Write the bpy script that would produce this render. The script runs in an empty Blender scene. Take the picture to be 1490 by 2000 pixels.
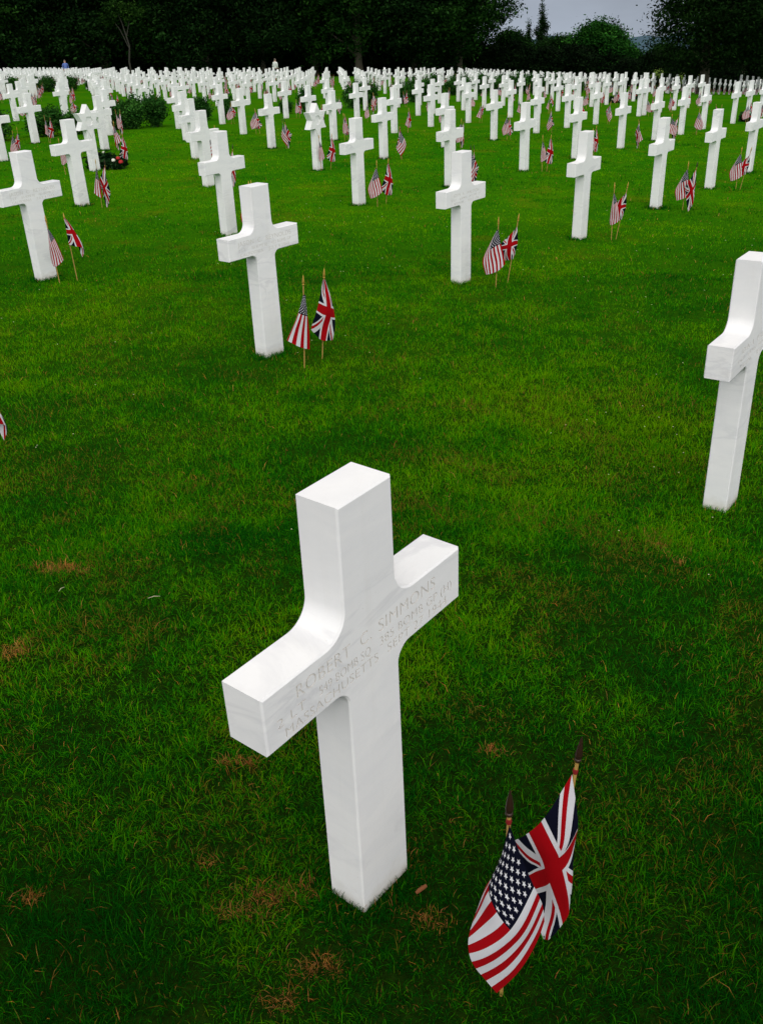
import bpy, bmesh, math, random
import numpy as np
from mathutils import Matrix, Vector
random.seed(7); rng = np.random.default_rng(11)
S = bpy.context.scene; COL = S.collection

# ------------------------------------------------------------------ camera
CAM_Z, PITCH, ROLL = 1.8184, 0.49147, -0.04029
cd = bpy.data.cameras.new('camera'); cam = bpy.data.objects.new('camera', cd); COL.objects.link(cam)
cp, sp, cr, sr = math.cos(PITCH), math.sin(PITCH), math.cos(ROLL), math.sin(ROLL)
F = Vector((0, cp, -sp)); R0 = Vector((1, 0, 0)); U0 = Vector((0, sp, cp))
R = R0*cr + U0*sr; U = U0*cr - R0*sr
cam.matrix_world = Matrix(((R.x, U.x, -F.x, 0), (R.y, U.y, -F.y, 0), (R.z, U.z, -F.z, CAM_Z), (0, 0, 0, 1)))
cd.sensor_fit = 'AUTO'; cd.sensor_width = 36; cd.lens = 36*1796.46/2000
cd.shift_x = -4.4/2000; cd.shift_y = -4.7/2000
cd.clip_start = 0.05; cd.clip_end = 6000
S.camera = cam
S.render.resolution_x, S.render.resolution_y = 762, 1024

# ------------------------------------------------------------------ light
SUN_EL, SUN_AZ = math.radians(46), math.radians(176)     # azimuth from +Y clockwise: behind the camera
S.view_settings.view_transform = 'Standard'; S.view_settings.look = 'None'
S.view_settings.exposure = 0.0; S.view_settings.gamma = 1
W = bpy.data.worlds.new('World'); S.world = W; W.use_nodes = True
nt = W.node_tree; nt.nodes.clear()
out = nt.nodes.new('ShaderNodeOutputWorld'); bg = nt.nodes.new('ShaderNodeBackground'); bg.inputs['Strength'].default_value = 0.1
sky = nt.nodes.new('ShaderNodeTexSky'); sky.sky_type = 'NISHITA'; sky.sun_disc = False
sky.sun_elevation = SUN_EL; sky.sun_rotation = SUN_AZ
tc = nt.nodes.new('ShaderNodeTexCoord'); sep = nt.nodes.new('ShaderNodeSeparateXYZ'); nt.links.new(tc.outputs['Generated'], sep.inputs[0])
ramp = nt.nodes.new('ShaderNodeValToRGB'); nt.links.new(sep.outputs['Z'], ramp.inputs[0])
el = ramp.color_ramp.elements
el[0].position = 0.0; el[0].color = (.40, .455, .55, 1)
el[1].position = 1.0; el[1].color = (.54, .53, .525, 1)
for p_, c_ in ((.10, (.31, .345, .42, 1)), (.20, (.58, .585, .60, 1)), (.36, (.92, .915, .92, 1)), (.62, (.68, .67, .665, 1))):
    e = el.new(p_); e.color = c_
nz = nt.nodes.new('ShaderNodeTexNoise'); nz.inputs['Scale'].default_value = 5.5; nz.inputs['Detail'].default_value = 4
mp = nt.nodes.new('ShaderNodeMapping'); mp.inputs['Scale'].default_value = (1, 1, 3); nt.links.new(tc.outputs['Generated'], mp.inputs[0]); nt.links.new(mp.outputs[0], nz.inputs['Vector'])
nr = nt.nodes.new('ShaderNodeMapRange'); nr.inputs[1].default_value = .3; nr.inputs[2].default_value = .7; nr.inputs[3].default_value = 7.9; nr.inputs[4].default_value = 12.1
nt.links.new(nz.outputs['Fac'], nr.inputs[0])
vm = nt.nodes.new('ShaderNodeVectorMath'); vm.operation = 'SCALE'; nt.links.new(ramp.outputs['Color'], vm.inputs[0]); 
side = nt.nodes.new('ShaderNodeMapRange'); side.inputs[1].default_value = -1; side.inputs[2].default_value = 1; side.inputs[3].default_value = 2.45; side.inputs[4].default_value = .80   # sky raised on the sun's side, behind the camera, to fill the stone faces
nt.links.new(sep.outputs['Y'], side.inputs[0]); sm_n = nt.nodes.new('ShaderNodeMath'); sm_n.operation = 'MULTIPLY'; nt.links.new(nr.outputs[0], sm_n.inputs[0]); nt.links.new(side.outputs[0], sm_n.inputs[1]); nt.links.new(sm_n.outputs[0], vm.inputs['Scale'])
mx = nt.nodes.new('ShaderNodeMix'); mx.data_type = 'RGBA'; mx.inputs[0].default_value = .94
nt.links.new(sky.outputs[0], mx.inputs[6]); nt.links.new(vm.outputs[0], mx.inputs[7])
nt.links.new(mx.outputs[2], bg.inputs['Color']); nt.links.new(bg.outputs[0], out.inputs['Surface'])
sl = bpy.data.lights.new('sun', 'SUN'); sl.energy = 0.85; sl.angle = math.radians(28); sl.color = (1, .97, .93)
sun = bpy.data.objects.new('sun', sl); COL.objects.link(sun)
sd = Vector((math.sin(SUN_AZ)*math.cos(SUN_EL), math.cos(SUN_AZ)*math.cos(SUN_EL), math.sin(SUN_EL)))
sun.rotation_euler = sd.to_track_quat('Z', 'Y').to_euler(); sun.location = (0, 0, 30)

# ------------------------------------------------------------------ helpers
def tag(o, label=None, cat=None, group=None, kind=None):
    if label: o['label'] = label
    if cat: o['category'] = cat
    if group: o['group'] = group
    if kind: o['kind'] = kind
    return o
def link(name, me, parent=None, loc=(0, 0, 0)):
    o = bpy.data.objects.new(name, me); COL.objects.link(o); o.location = loc
    if parent: o.parent = parent
    return o
def empty(name, loc, rz=0):
    o = bpy.data.objects.new(name, None); COL.objects.link(o); o.location = loc; o.rotation_euler = (0, 0, rz)
    o.empty_display_size = .1
    return o
def copy_tree(o, parent=None):
    c = o.copy(); COL.objects.link(c)
    if parent: c.parent = parent
    for ch in list(o.children): copy_tree(ch, c)
    return c
def npmesh(name, V, Fc, mats=(), mi=None, smooth=False, colors=None, uvs=None):
    """V (n,3); Fc (m,k) all same k, colours per vertex"""
    me = bpy.data.meshes.new(name); V = np.asarray(V, np.float32); Fc = np.asarray(Fc, np.int32)
    m, k = Fc.shape
    me.vertices.add(len(V)); me.vertices.foreach_set('co', V.ravel())
    me.loops.add(m*k); me.loops.foreach_set('vertex_index', Fc.ravel())
    me.polygons.add(m); me.polygons.foreach_set('loop_start', np.arange(0, m*k, k, dtype=np.int32))
    me.polygons.foreach_set('loop_total', np.full(m, k, np.int32))
    if mi is not None: me.polygons.foreach_set('material_index', np.asarray(mi, np.int32))
    me.polygons.foreach_set('use_smooth', np.full(m, smooth, bool))
    for mt in mats: me.materials.append(mt)
    if uvs is not None:
        uv = me.uv_layers.new(name='UVMap'); uv.data.foreach_set('uv', np.asarray(uvs, np.float32)[Fc.ravel()].ravel())
    if colors is not None:
        at = me.color_attributes.new('tone', 'FLOAT_COLOR', 'POINT')
        c4 = np.ones((len(V), 4), np.float32); c4[:, :3] = colors; at.data.foreach_set('color', c4.ravel())
    me.update(calc_edges=True); me.validate()
    return me
class MB:
    """collects tubes, cones, boxes and blobs into one mesh"""
    def __init__(s): s.v = []; s.f = []; s.m = []
    def tube(s, pts, rad, n=8, mi=0, cap=True):
        pts = [Vector(p) for p in pts]; b0 = len(s.v)
        for i, p in enumerate(pts):
            d = (pts[min(i+1, len(pts)-1)] - pts[max(i-1, 0)]).normalized()
            a = d.orthogonal().normalized() if i == 0 else (pa - d*pa.dot(d)).normalized()
            pa = a; b = d.cross(a)
            for j in range(n):
                t = 2*math.pi*j/n; s.v.append(p + (a*math.cos(t) + b*math.sin(t))*rad[i])
        for i in range(len(pts)-1):
            for j in range(n):
                s.f.append((b0+i*n+j, b0+i*n+(j+1) % n, b0+(i+1)*n+(j+1) % n, b0+(i+1)*n+j)); s.m.append(mi)
        if cap:
            s.f.append(tuple(b0+j for j in range(n))[::-1]); s.m.append(mi)
            s.f.append(tuple(b0+(len(pts)-1)*n+j for j in range(n))); s.m.append(mi)
    def poly(s, vs, fs, mi=0):
        b = len(s.v); s.v += [Vector(v) for v in vs]
        for f in fs: s.f.append(tuple(b+i for i in f)); s.m.append(mi)
    def mesh(s, name, mats, smooth=True, ang=35):
        me = bpy.data.meshes.new(name); me.from_pydata([tuple(v) for v in s.v], [], s.f)
        for m in mats: me.materials.append(m)
        me.polygons.foreach_set('material_index', s.m); me.polygons.foreach_set('use_smooth', [smooth]*len(s.f))
        me.update()
        if smooth: me.set_sharp_from_angle(angle=math.radians(ang))
        return me
def noise2(x, y, scale, seed=0):
    """smooth value noise 0..1"""
    r = np.random.default_rng(seed).random((256, 256)); x = np.asarray(x)/scale+1000; y = np.asarray(y)/scale+1000
    xi = np.floor(x).astype(int); yi = np.floor(y).astype(int); fx = x-xi; fy = y-yi
    fx = fx*fx*(3-2*fx); fy = fy*fy*(3-2*fy); g = lambda a, b: r[a % 256, b % 256]
    return (g(xi, yi)*(1-fx)+g(xi+1, yi)*fx)*(1-fy) + (g(xi, yi+1)*(1-fx)+g(xi+1, yi+1)*fx)*fy
def fbm(x, y, scale, seed=0, octv=3):
    s = 0; a = .5; t = 0
    for o in range(octv):
        c, q = math.cos(.7+1.9*o), math.sin(.7+1.9*o); s = s + a*noise2(x*c-y*q, x*q+y*c, scale/2**o, seed+o); t += a; a *= .5
    return s/t
GX, GY = -0.029755, -0.033293
def gz(x, y):
    # a plane falling gently away, dipping a little more at the far right
    t = np.clip((np.asarray(y, float)-40)/45, 0, 1); d = t*t*(3-2*t)*np.clip((np.asarray(x, float)-2)/22, 0, 1.3)*1.0
    r = GX*x + GY*y - d
    return float(r) if np.ndim(r) == 0 else r
def bump(x, y):
    return (fbm(x, y, .45, 3)-.5)*.018 + (noise2(x, y, 2.2, 9)-.5)*.02
def gzb(x, y): return gz(x, y) + bump(x, y)

# ------------------------------------------------------------------ materials
class N:
    """tiny expression builder for shader nodes"""
    def __init__(s, nt, sock): s.nt, s.s = nt, sock
    def op(s, o, *a, clamp=False):
        n = s.nt.nodes.new('ShaderNodeMath'); n.operation = o; n.use_clamp = clamp
        for i, q in enumerate((s,)+a):
            if isinstance(q, N): s.nt.links.new(q.s, n.inputs[i])
            else: n.inputs[i].default_value = q
        return N(s.nt, n.outputs[0])
    def __add__(s, o): return s.op('ADD', o)
    def __sub__(s, o): return s.op('SUBTRACT', o)
    def __mul__(s, o): return s.op('MULTIPLY', o)
    def lt(s, o): return s.op('LESS_THAN', o)
    def gt(s, o): return s.op('GREATER_THAN', o)
    def abs(s): return s.op('ABSOLUTE')
    def mx(s, o): return s.op('MAXIMUM', o)
def mat(name, col=(.5, .5, .5), rough=.6, metal=0, spec=.4):
    m = bpy.data.materials.new(name); m.use_nodes = True; b = m.node_tree.nodes['Principled BSDF']
    b.inputs['Base Color'].default_value = (*col, 1); b.inputs['Roughness'].default_value = rough
    b.inputs['Metallic'].default_value = metal; b.inputs['Specular IOR Level'].default_value = spec
    return m
def rgbmix(nt, fac, a, b):
    n = nt.nodes.new('ShaderNodeMix'); n.data_type = 'RGBA'
    for i, q in ((0, fac), (6, a), (7, b)):
        if isinstance(q, N): nt.links.new(q.s, n.inputs[i])
        elif hasattr(q, 'is_output'): nt.links.new(q, n.inputs[i])
        else: n.inputs[i].default_value = q if i == 0 else (*q, 1)
    return n.outputs[2]
def noise_node(nt, scale, detail=4, rough=.5, vec=None, dist=0):
    n = nt.nodes.new('ShaderNodeTexNoise'); n.inputs['Scale'].default_value = scale; n.inputs['Detail'].default_value = detail
    n.inputs['Roughness'].default_value = rough; n.inputs['Distortion'].default_value = dist
    if vec is not None: nt.links.new(vec, n.inputs['Vector'])
    return N(nt, n.outputs['Fac'])
def rampn(v, a, b, lo=0., hi=1.):
    n = v.nt.nodes.new('ShaderNodeMapRange'); v.nt.links.new(v.s, n.inputs[0])
    n.inputs[1].default_value = a; n.inputs[2].default_value = b; n.inputs[3].default_value = lo; n.inputs[4].default_value = hi
    return N(v.nt, n.outputs[0])
def marble_mat(name, grime=0.0):
    m = mat(name, (.82, .815, .81), .5, spec=.35); nt = m.node_tree; b = nt.nodes['Principled BSDF']
    tc = nt.nodes.new('ShaderNodeTexCoord'); oi = nt.nodes.new('ShaderNodeObjectInfo')
    ad = nt.nodes.new('ShaderNodeVectorMath'); ad.operation = 'MULTIPLY_ADD'
    nt.links.new(oi.outputs['Random'], ad.inputs[0]); ad.inputs[1].default_value = (37, 51, 29); nt.links.new(tc.outputs['Object'], ad.inputs[2])
    mpn = nt.nodes.new('ShaderNodeMapping'); mpn.inputs['Rotation'].default_value = (.5, .6, .3); mpn.inputs['Scale'].default_value = (1, 1, 3.2)
    nt.links.new(ad.outputs[0], mpn.inputs[0])
    v1 = noise_node(nt, 2.2, 6, .6, mpn.outputs[0], 1.2)
    vein = rampn((v1-.5).abs(), 0, .06, 1, 0)*rampn(noise_node(nt, 1.6, 2, .5, mpn.outputs[0]), .46, .66)
    cloud = rampn(noise_node(nt, 4, 5, .6, mpn.outputs[0], .6), .35, .75)
    fine = rampn(noise_node(nt, 60, 3, .6, ad.outputs[0]), .3, .75)
    c = rgbmix(nt, cloud, (.865, .855, .84), (.765, .765, .77))
    c = rgbmix(nt, vein*.5, c, (.47, .47, .50))
    c = rgbmix(nt, fine*.10, c, (.70, .69, .66))
    sp_ = nt.nodes.new('ShaderNodeSeparateXYZ'); nt.links.new(tc.outputs['Object'], sp_.inputs[0]); Z = N(nt, sp_.outputs['Z'])
    dn = noise_node(nt, 22, 4, .6, ad.outputs[0])
    dirt = rampn(Z + (dn*-.10), -.07, .02, 1, 0)          # soil splashes at the foot
    c = rgbmix(nt, dirt*.6, c, (.36, .29, .17))
    stain = rampn(noise_node(nt, 1.1, 3, .6, ad.outputs[0]), .56, .76)*rampn(noise_node(nt, 9, 4, .7, mpn.outputs[0]), .45, .7)
    c = rgbmix(nt, stain*.30, c, (.62, .54, .42))
    mps = nt.nodes.new('ShaderNodeMapping'); mps.inputs['Scale'].default_value = (26, 26, .9); nt.links.new(ad.outputs[0], mps.inputs[0])
    streak = rampn(noise_node(nt, 1.0, 4, .6, mps.outputs[0]), .52, .80)*rampn(noise_node(nt, 2.3, 2, .5, ad.outputs[0]), .40, .65)
    c = rgbmix(nt, streak*.38, c, (.60, .575, .52))
    pit = rampn(noise_node(nt, 190, 1, .5, ad.outputs[0]), .74, .78)*rampn(noise_node(nt, 5, 2, .5, ad.outputs[0]), .5, .65)
    c = rgbmix(nt, pit*.35, c, (.42, .38, .32))
    rv = rampn(N(nt, oi.outputs['Random']), 0, 1, 0, .34); c = rgbmix(nt, rv, c, (.74, .73, .70))      # each stone has weathered a little differently
    nt.links.new(c, b.inputs['Base Color'])
    r = rampn(fine, 0, 1, .42, .62); nt.links.new(r.s, b.inputs['Roughness'])
    bn = nt.nodes.new('ShaderNodeBump'); bn.inputs['Strength'].default_value = .12; bn.inputs['Distance'].default_value = .002
    nt.links.new(noise_node(nt, 120, 4, .6, tc.outputs['Object']).s, bn.inputs['Height']); nt.links.new(bn.outputs[0], b.inputs['Normal'])
    b.inputs['Subsurface Weight'].default_value = 0.0
    return m
M_STONE = marble_mat('white_marble')
M_CUT = mat('shaded_cut', (.64, .615, .57), .8); M_STONE_FAR = mat('white_marble_far', (.80, .795, .79), .6)  # the letters' recess shade is put into the darker cut colour
def tone_mat(name, transl=.25, rough=.55, spec=.25, vary=0):
    m = bpy.data.materials.new(name); m.use_nodes = True; nt = m.node_tree; b = nt.nodes['Principled BSDF']
    at = nt.nodes.new('ShaderNodeAttribute'); at.attribute_name = 'tone'
    b.inputs['Roughness'].default_value = rough; b.inputs['Specular IOR Level'].default_value = spec
    nt.links.new(at.outputs['Color'], b.inputs['Base Color'])
    tr = nt.nodes.new('ShaderNodeBsdfTranslucent'); nt.links.new(at.outputs['Color'], tr.inputs['Color'])
    ms = nt.nodes.new('ShaderNodeMixShader'); ms.inputs[0].default_value = transl
    nt.links.new(b.outputs[0], ms.inputs[1]); nt.links.new(tr.outputs[0], ms.inputs[2])
    nt.links.new(ms.outputs[0], nt.nodes['Material Output'].inputs['Surface'])
    return m
M_GRASS = tone_mat('grass_blades', .35, .9, .0); M_LEAF = tone_mat('tree_leaves', .12, .8, .02)
def bark_mat():
    m = mat('bark', (.05, .04, .03), .9, spec=.2); nt = m.node_tree
    c = rgbmix(nt, noise_node(nt, 9, 5), (.03, .025, .018), (.10, .085, .06)); nt.links.new(c, nt.nodes['Principled BSDF'].inputs['Base Color'])
    return m
M_BARK = bark_mat()
def ground_mat():
    m = mat('lawn', (.03, .1, .005), 1, spec=0); nt = m.node_tree; b = nt.nodes['Principled BSDF']
    g = nt.nodes.new('ShaderNodeNewGeometry'); P = g.outputs['Position']
    mp_ = nt.nodes.new('ShaderNodeMapping'); mp_.inputs['Rotation'].default_value = (0, 0, .9); mp_.inputs['Scale'].default_value = (1, .45, 1); nt.links.new(P, mp_.inputs[0])
    big = rampn(noise_node(nt, .55, 4, .6, mp_.outputs[0]), .32, .68); mid = rampn(noise_node(nt, 3.2, 5, .65, mp_.outputs[0]), .3, .7); fin = rampn(noise_node(nt, 34, 4, .7, P), .32, .68)
    c = rgbmix(nt, big, (.024, .160, .0020), (.066, .200, .0015))
    c = rgbmix(nt, mid*.45, c, (.012, .115, .002))
    c = rgbmix(nt, rampn(noise_node(nt, 1.1, 5, .7, P), .54, .76)*.65, c, (.17, .165, .006))
    far = rgbmix(nt, fin*.60, c, (.012, .062, .001))
    sp_ = nt.nodes.new('ShaderNodeSeparateXYZ'); nt.links.new(P, sp_.inputs[0])
    dist = rampn(N(nt, sp_.outputs['Y']), 2.2, 13)
    soil = rgbmix(nt, fin, (.004, .012, .001), (.010, .028, .002))
    c = rgbmix(nt, dist, soil, far)
    nt.links.new(c, b.inputs['Base Color'])
    bn = nt.nodes.new('ShaderNodeBump'); bn.inputs['Strength'].default_value = .5; bn.inputs['Distance'].default_value = .03
    nt.links.new(noise_node(nt, 26, 5, .7, P).s, bn.inputs['Height']); nt.links.new(bn.outputs[0], b.inputs['Normal'])
    return m
M_GROUND = ground_mat()

# ------------------------------------------------------------------ ground
def graded(a, near, far, n1, n2):
    s = np.linspace(-near, near, n1); t = near*(far/near)**(np.linspace(0, 1, n2)[1:])
    return np.concatenate([-t[::-1], s, t])+a
xs = graded(0, 14, 3500, 281, 26); ys = graded(10, 14, 3500, 281, 26)
X, Y = np.meshgrid(xs, ys, indexing='ij'); fade = np.clip(1-(np.hypot(X, Y-8)-12)/10, 0, 1)
Z = gz(X, Y) + bump(X, Y)*np.clip(fade+.15, 0, 1)*(np.hypot(X, Y) < 200)
nx, ny = len(xs), len(ys); I = np.arange(nx*ny).reshape(nx, ny)
Fq = np.stack([I[:-1, :-1], I[1:, :-1], I[1:, 1:], I[:-1, 1:]], -1).reshape(-1, 4)
tag(link('lawn_ground', npmesh('lawn_ground', np.stack([X, Y, Z], -1).reshape(-1, 3), Fq, [M_GROUND], smooth=True)), kind='structure')

# ------------------------------------------------------------------ headstones
T_ST = .103; H_ST = 1.10
def offset_poly(P, d):
    """inset a counter-clockwise outline by d"""
    n = len(P); o = []
    for i in range(n):
        a, b, c = Vector(P[i-1]), Vector(P[i]), Vector(P[(i+1) % n])
        e1 = (b-a).normalized(); e2 = (c-b).normalized(); n1 = Vector((-e1.y, e1.x)); n2 = Vector((-e2.y, e2.x))
        m = (n1+n2); m = m/max(1e-6, m.length_squared)*2
        o.append((b.x+m.x*d, b.y+m.y*d))
    return o
def arc(cx, cz, r, a0, a1, n=12):
    return [(cx+r*math.cos(a0+(a1-a0)*i/n), cz+r*math.sin(a0+(a1-a0)*i/n)) for i in range(n+1)]
def cross_outline(nseg=12):
    hw = lambda z: .0867 - .0062*z/H_ST
    W2, za, zb, rt, rb = .3144, .8188, .6850, .058, .040; pi = math.pi
    right = [(hw(0)+.0008, -.16), ] + arc(hw(zb-rb)+rb, zb-rb, rb, pi, pi/2, nseg) + [(W2, zb), (W2, za)] + \
            arc(hw(za+rt)+rt, za+rt, rt, -pi/2, -pi, nseg) + [(hw(H_ST), H_ST)]
    left = [(-x, z) for x, z in right[::-1]]
    return right + left
def prism(name, P, t, bev, mats, hole=None, hole_depth=.02):
    """outline P (x,z) extruded along y with chamfered rims; hole = outline of a recess in the front"""
    n = len(P); Q = offset_poly(P, bev); bm = bmesh.new()
    rings = []
    for pts, y in ((Q, -t/2), (P, -t/2+bev), (P, t/2-bev), (Q, t/2)):
        rings.append([bm.verts.new((x, y, z)) for x, z in pts])
    for a, b in zip(rings[:-1], rings[1:]):
        for i in range(n): bm.faces.new((a[i], a[(i+1) % n], b[(i+1) % n], b[i]))
    bm.faces.new(rings[3][::-1])
    if hole is None: bm.faces.new(rings[0])
    else:
        h0 = [bm.verts.new((x, -t/2, z)) for x, z in hole]; h1 = [bm.verts.new((x, -t/2+hole_depth, z)) for x, z in hole]; k = len(hole)
        for i in range(k): bm.faces.new((h0[i], h0[(i+1) % k], h1[(i+1) % k], h1[i]))
        bm.faces.new(h1)
        m = n//k        # outline vertices per recess corner
        for i in range(k):
            bm.faces.new([rings[0][(i*m+j) % n] for j in range(m+1)] + [h0[(i+1) % k], h0[i]])
    bmesh.ops.recalc_face_normals(bm, faces=bm.faces)
    me = bpy.data.meshes.new(name); bm.to_mesh(me); bm.free()
    for m in mats: me.materials.append(m)
    me.polygons.foreach_set('use_smooth', [True]*len(me.polygons)); me.set_sharp_from_angle(angle=math.radians(22))
    return me
def text_mesh(body, x0, x1, z, cap, off=0.0):
    cu = bpy.data.curves.new('t', 'FONT'); cu.body = body; cu.size = 1; cu.align_x = 'LEFT'; cu.resolution_u = 4; cu.offset = off
    cu.extrude = .5; cu.space_character = 1.08
    o = bpy.data.objects.new('t', cu); COL.objects.link(o); dg = bpy.context.evaluated_depsgraph_get(); dg.update()
    me = bpy.data.meshes.new_from_object(o.evaluated_get(dg)); bpy.data.objects.remove(o)
    v = np.empty(len(me.vertices)*3); me.vertices.foreach_get('co', v); v = v.reshape(-1, 3)
    lo, hi = v[:, 0].min(), v[:, 0].max(); top = v[:, 1].max(); 
    r = np.empty_like(v); r[:, 0] = x0+(v[:, 0]-lo)/(hi-lo)*(x1-x0); r[:, 2] = z+v[:, 1]/top*cap
    r[:, 1] = v[:, 2]
    return r, [tuple(p.vertices) for p in me.polygons]
def engraved(name, lines, depth=.0017):
    base = prism(name, cross_outline(14), T_ST, .004, [M_STONE, M_CUT])
    V = []; Fs = []
    for body, x0, x1, z, cap in lines:
        v, f = text_mesh(body, x0, x1, z, cap, -.008); v[:, 1] = np.where(v[:, 1] > 0, -T_ST/2-.01, -T_ST/2+depth); b = len(V)
        V += [tuple(q) for q in v]; Fs += [tuple(b+i for i in p) for p in f]
    cm = bpy.data.meshes.new('cut'); cm.from_pydata(V, [], Fs); cm.materials.append(M_STONE); cm.materials.append(M_CUT)
    cm.polygons.foreach_set('material_index', [1]*len(cm.polygons)); cm.update()
    bm = bmesh.new(); bm.from_mesh(cm); bmesh.ops.remove_doubles(bm, verts=bm.verts, dist=1e-6); bmesh.ops.recalc_face_normals(bm, faces=bm.faces); bm.to_mesh(cm); bm.free()
    a = bpy.data.objects.new('a', base); c = bpy.data.objects.new('c', cm); COL.objects.link(a); COL.objects.link(c)
    md = a.modifiers.new('b', 'BOOLEAN'); md.operation = 'DIFFERENCE'; md.object = c; md.solver = 'EXACT'; md.use_self = True
    dg = bpy.context.evaluated_depsgraph_get(); dg.update()
    me = bpy.data.meshes.new_from_object(a.evaluated_get(dg)); me.name = name
    ok = len(me.vertices) > len(base.vertices)
    bpy.data.objects.remove(a); bpy.data.objects.remove(c)
    print('ENGRAVED', name, ok, len(me.vertices))
    if not ok: return base
    me.polygons.foreach_set('use_smooth', [True]*len(me.polygons)); me.set_sharp_from_angle(angle=math.radians(22))
    return me
ME_CROSS = prism('cross', cross_outline(8), T_ST, .004, [M_STONE])
ME_HERO = engraved('cross_engraved', [('ROBERT  C.', -.226, -.004, .764, .0300), ('SIMMONS', .020, .219, .764, .0300),
    ('2 LT', -.283, -.205, .7285, .0215), ('549 BOMB SQ', -.166, -.009, .7285, .0215), ('385 BOMB GP (H)', .022, .282, .7285, .0215),
    ('MASSACHUSETTS', -.264, .014, .6965, .0225), ('SEPT 27 1944', .046, .262, .6965, .0225)])
ME_C2 = engraved('cross_lettered', [('JASON  C.  REYNOLDS', -.235, .245, .762, .028), ('2 LT', -.235, -.17, .7285, .019), ('305 BOMB SQ', -.12, .02, .7285, .019), ('422 BOMB GP', .06, .24, .7285, .019),
    ('CALIFORNIA', -.22, -.02, .6965, .021), ('JULY 4 1944', .03, .22, .6965, .021)], .0010)
ME_C3 = engraved('cross_lettered', [('JOHN  A.  WALSTON', -.20, .20, .760, .025), ('S SGT', -.23, -.15, .7285, .018), ('66 BOMB SQ', -.10, .01, .7285, .018), ('44 BOMB GP', .04, .22, .7285, .018),
    ('NEW YORK', -.19, -.04, .6965, .020), ('MAY 8 1944', .03, .20, .6965, .020)], .0010)
def star_mesh():
    R_, r_ = .272, .272/math.sqrt(3); cz = H_ST-R_; P = []
    for i in range(12):
        a = math.pi/2 + i*math.pi/6; q = R_ if i % 2 == 0 else r_; P.append((q*math.cos(a), cz+q*math.sin(a)))
    hexa = [(.085*math.cos(math.pi/2+math.pi/6+i*math.pi/3-math.pi/6-math.pi/6), cz+.085*math.sin(math.pi/2+math.pi/6+i*math.pi/3-math.pi/6-math.pi/6)) for i in range(6)]
    P = P[-1:]+P[:-1]      # begin at a notch so that every recess corner owns two outline edges
    return prism('star', P, .125, .004, [M_STONE], hole=hexa, hole_depth=.016)
def star_post_mesh():
    P = [(.0867, -.16), (.082, .72), (-.082, .72), (-.0867, -.16)]
    return prism('post', P, .103, .004, [M_STONE])
ME_STAR = star_mesh(); ME_POST = star_post_mesh()

# lattice of graves: rows k run from lower left to upper right
LC = np.array([[1.317, -.9504], [2.5234, -.0999], [.5365, -3.3829], [-.0177, .0008], [.0587, -.0458], [-.0628, .0445]])
UA = .90; UU = np.array([math.cos(UA), math.sin(UA)]); UN = np.array([math.sin(UA), -math.cos(UA)])
def lat(i, k):
    def q(a, b): return np.array([1, a, b, a*a, a*b, b*b]) @ LC
    ic, kc = min(i, 11), min(k, 7)
    g1 = q(ic, kc) - q(ic-.5, kc); g2 = q(ic, kc) - q(ic, kc-.5)
    r = q(ic, kc) + g1*2*(i-ic)*.74 + g2*2*(k-kc)
    return r[0]*UU + r[1]*UN
def lat_yaw(i, k):
    d = lat(i+.5, k) - lat(i-.5, k); return math.atan2(d[1], d[0]) - .03
MEAS = {(0, 0): (-.0697, 1.5648, .893, -.0037, -.0187), (1, 1): (-.7316, 6.0593, .8855, -.0021, .0046), (2, 1): (.7678, 8.1818, .9077, .0011, .0004),
 (1, 0): (1.5112, 3.6366, .9332, -.0057, .0085), (1, 2): (-3.0139, 8.5308, .9634, .0008, -.0025),
 (2, 3): (-3.947, 13.149), (4, 6): (-7.954, 23.699), (7, 6): (-4.415, 30.276), (6, 5): (-3.284, 26.103), (5, 4): (-2.156, 21.885), (6, 4): (-.837, 23.793),
 (3, 2): (-.166, 12.998), (5, 3): (.285, 19.392), (9, 5): (1.707, 33.874), (8, 4): (1.789, 28.401), (7, 3): (2.971, 23.427), (5, 2): (2.682, 16.936),
 (9, 4): (3.02, 29.97), (9, 3): (5.507, 27.465), (10, 3): (6.617, 28.845), (7, 2): (5.386, 20.992), (8, 2): (6.704, 23.037), (4, 1): (3.731, 12.482), (9, 2): (7.84, 24.732),
 (5, 1): (5.076, 14.365), (11, 3): (8.859, 32.517), (10, 2): (9.005, 26.576), (3, 1): (2.268, 10.308), (2, 2): (-1.627, 10.739), (6, 1): (6.415, 16.388),
 (3, 4): (-4.93, 17.55), (4, 3): (-.925, 17.35)}
# picture columns only decide which graves the view can show
def to_view(x, y, z):
    v = Vector((x, y, z-CAM_Z)); d = v.dot(F); return (745+4.4+1796.5*v.dot(R)/d, 1000-4.7-1796.5*v.dot(U)/d, d)
END = [(-300, 131), (0, 131), (200, 131), (700, 130), (900, 131.5), (1000, 133), (1100, 135), (1250, 141), (1490, 147), (1900, 152)]
def inside(x, y):
    px, py, d = to_view(x, y, gz(x, y)+H_ST)
    if px < -70 or px > 1570 or d < .5: return False
    return py >= np.interp(px, [e[0] for e in END], [e[1] for e in END])
graves = []
for k in range(0, 7):
    for i in range(-6, 48):
        if (i, k) in MEAS:
            m = MEAS[(i, k)]; x, y = m[:2]; yaw = m[2] if len(m) > 2 else lat_yaw(i, k)-.0; tl = m[3:5] if len(m) > 2 else None
        else:
            x, y = lat(i, k); yaw = lat_yaw(i, k); tl = None
        if y < .5 or not inside(x, y): continue
        px = to_view(x, y, gz(x, y)+.6)[0]
        if (i, k) not in MEAS and (px < -45 or px > 1530): continue
        graves.append(dict(x=float(x), y=float(y), yaw=yaw, tilt=tl, row=k, plot=1, i=i, px=px))
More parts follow.
